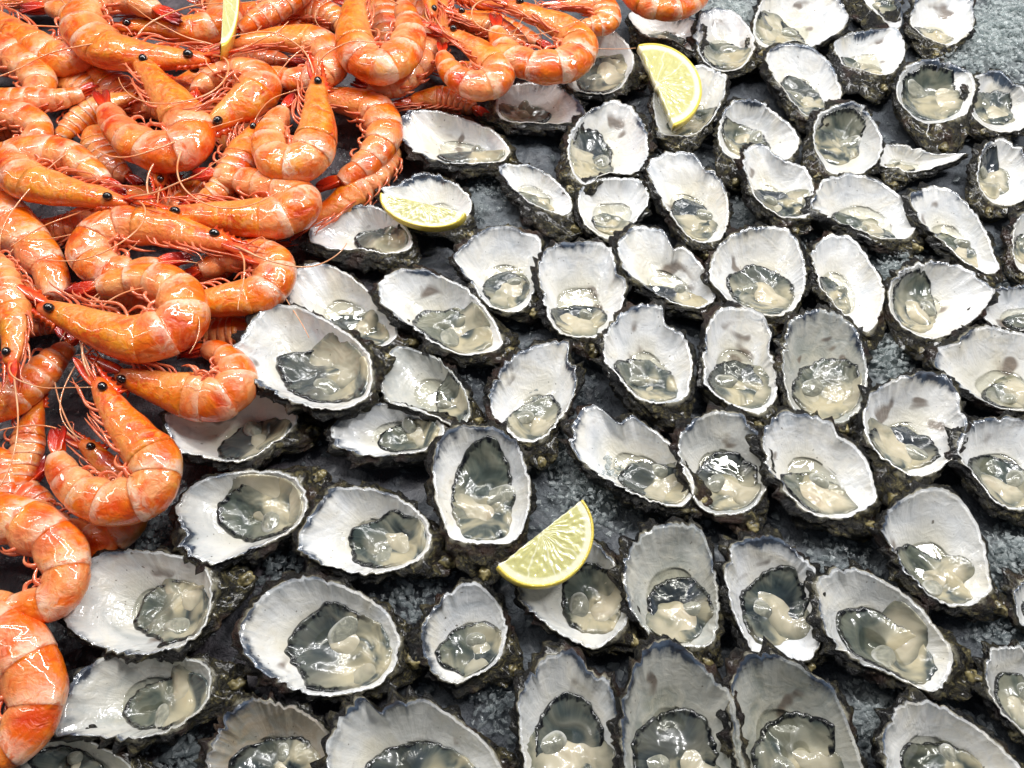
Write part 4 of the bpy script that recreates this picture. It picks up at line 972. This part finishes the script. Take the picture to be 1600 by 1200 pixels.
# label, centreline from the eyes to the tail tip, width px, height m, options
PR = [
 ('prawn curled like a C with a dark red tail tip up, above the horizontal pair', [(212,88),(243,128),(278,172),(297,214),(265,237),(215,222),(180,190),(153,142)], 68, .046, dict()),
 ('prawn facing lower left with both black eyes showing, abdomen rolled up', [(322,203),(350,183),(385,160),(404,133),(385,116),(345,118),(315,137),(300,165)], 66, .044, dict(roll=-25)),
 ('very large prawn at the top with its head and eye towards the right', [(330,94),(280,92),(220,88),(165,75),(133,42),(150,8),(200,2),(282,32)], 66, .046, dict()),
 ('prawn inside the curve of the very large top prawn, next to the lemon sliver', [(180,45),(240,42),(300,48),(345,35),(345,5),(310,-20),(270,-30)], 55, .030, dict()),
 ('prawn in the top left corner with its belly legs upward', [(-40,10),(15,45),(65,80),(108,90),(128,62),(112,28),(80,14),(30,14)], 58, .034, dict()),
 ('prawn at the left edge with two broad shell rings, above a horizontal one', [(-210,130),(-150,105),(-80,88),(-20,80),(20,90),(50,112),(58,145),(20,170),(-40,175)], 60, .034, dict(eyes=0, ant=0)),
 ('narrow horizontal prawn at the left edge pointing right', [(-80,155),(-30,158),(30,158),(85,156),(130,146),(150,135)], 44, .038, dict(side=1, eyes=0, ant=0)),
 ('pale pink prawn at the left edge with blocky bend', [(-190,215),(-130,195),(-70,184),(-10,180),(35,184),(60,206),(38,228),(-20,238),(-70,235)], 46, .040, dict(eyes=0, ant=0)),
 ('large prawn on the left pointing right with its eye at the rostrum base', [(203,318),(150,308),(90,296),(42,280),(25,256),(60,240),(110,248),(150,275),(195,305)], 64, .052, dict()),
 ('prawn pointing left with a blood red tail folded over it, middle of the heap', [(252,334),(315,338),(380,341),(432,338),(464,320),(440,300),(390,287),(340,276),(298,272)], 70, .040, dict()),
 ('prawn facing right with a bright red tail tucked below its legs', [(362,384),(300,368),(240,354),(182,356),(147,385),(160,415),(205,427),(245,415),(298,404)], 70, .044, dict()),
 ('large prawn facing left curled into a hook in the middle of the left side', [(60,476),(110,495),(165,518),(225,528),(278,505),(276,462),(235,440),(190,442),(100,462)], 78, .050, dict()),
 ('prawn rolled beside the big oysters with its pale ringed back below', [(240,500),(290,480),(345,470),(405,458),(428,425),(405,400),(355,408),(315,425),(275,440)], 64, .034, dict()),
 ('lowest right prawn with both eyes showing, lying over an oyster', [(180,583),(225,598),(280,614),(335,620),(368,595),(352,558),(318,545),(285,548)], 68, .034, dict(roll=-25)),
 ('curled prawn with dark tail tip nearest the lower left oysters', [(150,592),(177,640),(212,685),(240,722),(232,765),(182,783),(128,765),(95,725),(88,668)], 74, .040, dict()),
 ('smooth orange prawn half ring below the dark tailed curled one', [(125,690),(165,725),(200,775),(192,822),(145,843),(90,825),(55,790),(50,745),(68,712)], 58, .016, dict()),
 ('prawn at the left edge above the largest one with white tipped shell bend', [(-250,830),(-170,810),(-80,800),(-5,808),(55,830),(95,870),(92,925),(40,948),(-20,942),(-90,910)], 74, .034, dict(eyes=0, ant=0)),
 ('largest prawn in the bottom left corner', [(-430,1060),(-320,1010),(-200,985),(-110,975),(-40,985),(15,1015),(50,1065),(48,1120),(8,1168),(-70,1200),(-150,1200)], 98, .034, dict(eyes=0, ant=0)),
 ('thick prawn slanting down from the left edge with shining speckles', [(-190,150),(-140,205),(-90,258),(-30,316),(25,362),(65,408),(84,455),(70,495),(30,515)], 74, .036, dict(side=1, eyes=0, ant=0)),
 ('prawn pointing straight down at the left edge with one eye', [(18,572),(24,520),(14,460),(-10,410),(-50,380)], 58, .052, dict(side=1)),
 ('reddish prawn slanting from the left edge to a red tail at upper right', [(-90,655),(-40,650),(10,625),(50,592),(90,555),(128,522)], 62, .030, dict(side=-1, eyes=0, ant=0)),
 ('prawn standing behind the dark tailed curled prawn at the left', [(62,620),(45,680),(32,740),(20,800)], 46, .018, dict(side=1, eyes=0, ant=1)),
 ('prawn with upright head between two others, red stripe down its right side', [(400,195),(382,228),(360,270),(330,305),(290,318)], 50, .036, dict(side=1)),
 ('upright prawn with its eye at the top and long gleam down its head', [(495,120),(495,165),(494,210),(474,250),(437,252),(424,218),(440,180),(465,148)], 64, .050, dict()),
 ('prawn behind the upright one, reaching right to the ice', [(448,146),(490,150),(540,158),(585,175),(597,215),(570,255),(530,285),(495,300)], 56, .026, dict()),
 ('pale ringed prawn curled like a U at the top middle', [(568,-35),(553,20),(558,75),(590,103),(624,86),(638,52),(630,12),(615,-20)], 60, .050, dict()),
 ('prawn beneath the U shaped one, its back towards the ice', [(690,-20),(676,40),(660,88),(626,128),(585,142),(550,128)], 54, .030, dict(side=-1)),
 ('small prawn curled tightly with red legs inside, top middle', [(690,48),(722,62),(758,88),(778,115),(757,133),(722,124),(697,98),(688,66)], 50, .042, dict()),
 ('bright ringed prawn overlapping the greyish oyster at the top', [(788,5),(830,22),(878,42),(902,68),(892,95),(850,104),(805,90),(782,60),(770,22)], 56, .046, dict()),
 ('prawn at the top with its eye towards the left, above the bright ringed one', [(872,8),(908,6),(938,12),(945,35),(915,42),(890,40)], 44, .036, dict()),
 ('prawn cut by the top edge beside the lemon and oysters', [(960,-60),(975,-25),(1005,2),(1045,12),(1082,0),(1098,-28),(1085,-55)], 44, .040, dict(eyes=0, ant=0)),
 ('dark orange prawn at the bottom of the pile touching the wide oyster', [(640,160),(668,156),(700,158),(728,166),(750,176)], 46, .014, dict(side=1, eyes=0, ant=0)),
 ('long straight prawn pointing left below the lemon sliver', [(350,74),(400,64),(452,60),(500,72),(516,102),(482,124),(435,118),(385,108)], 54, .040, dict()),
 ('prawn cut by the top edge with its squared pale back ring near the lemon sliver', [(520,-60),(480,-25),(440,6),(405,28),(375,45),(350,55)], 44, .042, dict(side=1, eyes=0, ant=0)),
 ('dark amber prawn mostly hidden left of the U shaped prawn', [(430,30),(470,18),(515,26),(548,55)], 46, .020, dict(side=1, eyes=0, ant=0)),
 ('lean prawn running down to the left onto the ice at the edge of the heap', [(482,345),(525,322),(570,290),(608,252),(618,215)], 54, .016, dict(side=1, eyes=0)),
 ('smooth amber prawn hidden below the two largest at the upper left', [(128,98),(160,125),(200,152),(245,172),(280,190)], 54, .020, dict(side=1, eyes=0, ant=0)),
 ('prawn showing only its red tail between others at the left', [(215,150),(180,160),(140,175),(108,200),(85,228)], 44, .026, dict(side=1, eyes=0, ant=0)),
 ('dull orange prawn deep in the pile beneath the C shaped one', [(150,180),(150,220),(175,262),(215,285)], 48, .018, dict(side=1, eyes=0, ant=0)),
 ('prawn looking straight at the viewer above the long left pointing one', [(247,292),(246,262),(236,232),(215,205)], 44, .034, dict(side=1, roll=60)),
 ('head of a prawn with dark eye at the top, right of the U shaped one', [(676,28),(670,-10),(660,-50),(640,-90)], 38, .044, dict(side=1, roll=50)),
 ('slim prawn with eye at its left end behind the tight curled one', [(712,22),(750,34),(795,55),(830,80)], 36, .032, dict(side=1)),
 ('prawn at the top edge left of the bright ringed one', [(800,14),(760,0),(715,-12),(670,-25)], 40, .026, dict(side=-1, eyes=1)),
 ('pinkish prawn under the one with the blood red tail', [(262,278),(300,300),(345,312),(400,318)], 46, .020, dict(side=1, eyes=0, ant=0)),
 ('pale prawn below the ringed one touching the huge oyster', [(418,505),(385,515),(345,520),(290,515)], 50, .016, dict(side=-1, eyes=0, ant=0)),
 ('reddish prawn at the left edge beside the standing one', [(-40,690),(0,725),(8,775),(-20,815)], 38, .020, dict(side=1, eyes=0, ant=0)),
 ('orange prawn lying along the top left edge', [(-20,8),(50,-2),(110,2),(165,12)], 40, .020, dict(side=1, eyes=0, ant=0)),
 ('deep red prawn under the long prawn below the lemon sliver', [(240,140),(290,132),(345,118),(400,120),(450,140)], 50, .018, dict(side=1, eyes=0, ant=0)),
 ('deep red prawn under the prawn with the bright red tail', [(100,345),(150,330),(210,332),(270,345)], 46, .022, dict(side=1, eyes=0, ant=0)),
 ('red prawn in the gap right of the prawn with the bright red tail', [(420,385),(370,395),(320,430),(270,460)], 44, .016, dict(side=1, eyes=0, ant=0)),
 ('dark prawn at the bottom of the pile along the top middle edge', [(560,10),(620,20),(690,30),(760,50)], 50, .014, dict(side=1, eyes=0, ant=0)),
 ('dark prawn below the slim one between the tight curled and bright ringed prawns', [(680,100),(720,115),(765,118),(805,105)], 44, .014, dict(side=1, eyes=0, ant=0)),
 ('shadowed prawn filling the gap below the large left pointing right one', [(40,350),(90,360),(140,350),(190,345)], 50, .024, dict(side=1, eyes=0, ant=0)),
 ('prawn in the gap left of the C shaped one, belly up', [(60,120),(110,130),(150,150),(160,190)], 46, .020, dict(side=1, eyes=0, ant=0)),
 ('shaded prawn under the one with both black eyes', [(270,130),(320,160),(370,190),(400,215)], 50, .022, dict(side=1, eyes=0, ant=0)),
 ('shaded prawn under the left end of the long straight prawn', [(300,60),(360,80),(420,95),(470,100)], 48, .018, dict(side=1, eyes=0, ant=0)),
 ('shaded prawn at the left edge under the thick slanting one', [(-30,430),(20,450),(70,480),(100,520)], 50, .022, dict(side=1, eyes=0, ant=0)),
 ('shaded prawn under the long left pointing prawn and the hooked one', [(180,300),(240,310),(300,330),(350,350)], 48, .020, dict(side=1, eyes=0, ant=0)),
 ('shaded prawn low at the left edge above the white tipped one', [(-30,760),(20,770),(60,790),(80,830)], 46, .014, dict(side=1, eyes=0, ant=0)),
 ('shaded prawn under the upright one and the red striped one', [(330,190),(380,240),(420,290),(440,330)], 48, .018, dict(side=1, eyes=0, ant=0)),
 ('shaded prawn seen through the loop of the hooked one', [(130,452),(185,458),(235,472),(290,492)], 50, .018, dict(side=1, eyes=0, ant=0)),
 ('shaded prawn seen through the loop of the U shaped one at the top', [(585,-30),(598,20),(606,60),(600,100)], 50, .018, dict(side=1, eyes=0, ant=0)),
 ('shaded prawn low at the left edge above the large right pointing one', [(-40,225),(5,212),(50,206),(95,212)], 48, .018, dict(side=1, eyes=0, ant=0)),
 ('shaded prawn low near the left edge crossing under the one pointing down', [(-30,520),(20,510),(65,505),(105,512)], 46, .014, dict(side=-1, eyes=0, ant=0)),
 ('shaded prawn low under the lemon sliver and the top edge prawns', [(330,10),(390,25),(450,45),(510,50)], 48, .016, dict(side=1, eyes=0, ant=0)),
 ('shaded prawn below the bright ringed one and the tight curled one', [(700,20),(760,40),(820,60),(855,75)], 48, .018, dict(side=1, eyes=0, ant=0)),
]
for r in O: oyster(*r)
for (l, p, w, z, kw) in PR: prawn(l, p, w, z, **kw)
lemon('upright half slice of lemon resting on an oyster near the top', (1025,131), (998,69), (1091,113), .030, .034, .027)
lemon('small lemon wedge lying flat inside an oyster beside the prawns', (660,317), (594,301), (648,352), .031, .030, .027)
lemon('biggest lemon half slice leaning on an oyster in the lower middle', (845,832), (911,780), (896,898), .034, .034, .030)
lemon('sliver of lemon standing on edge among the top prawns', (349,-5), (352,-75), (374,0), .062, .062, .058, thick=.014)
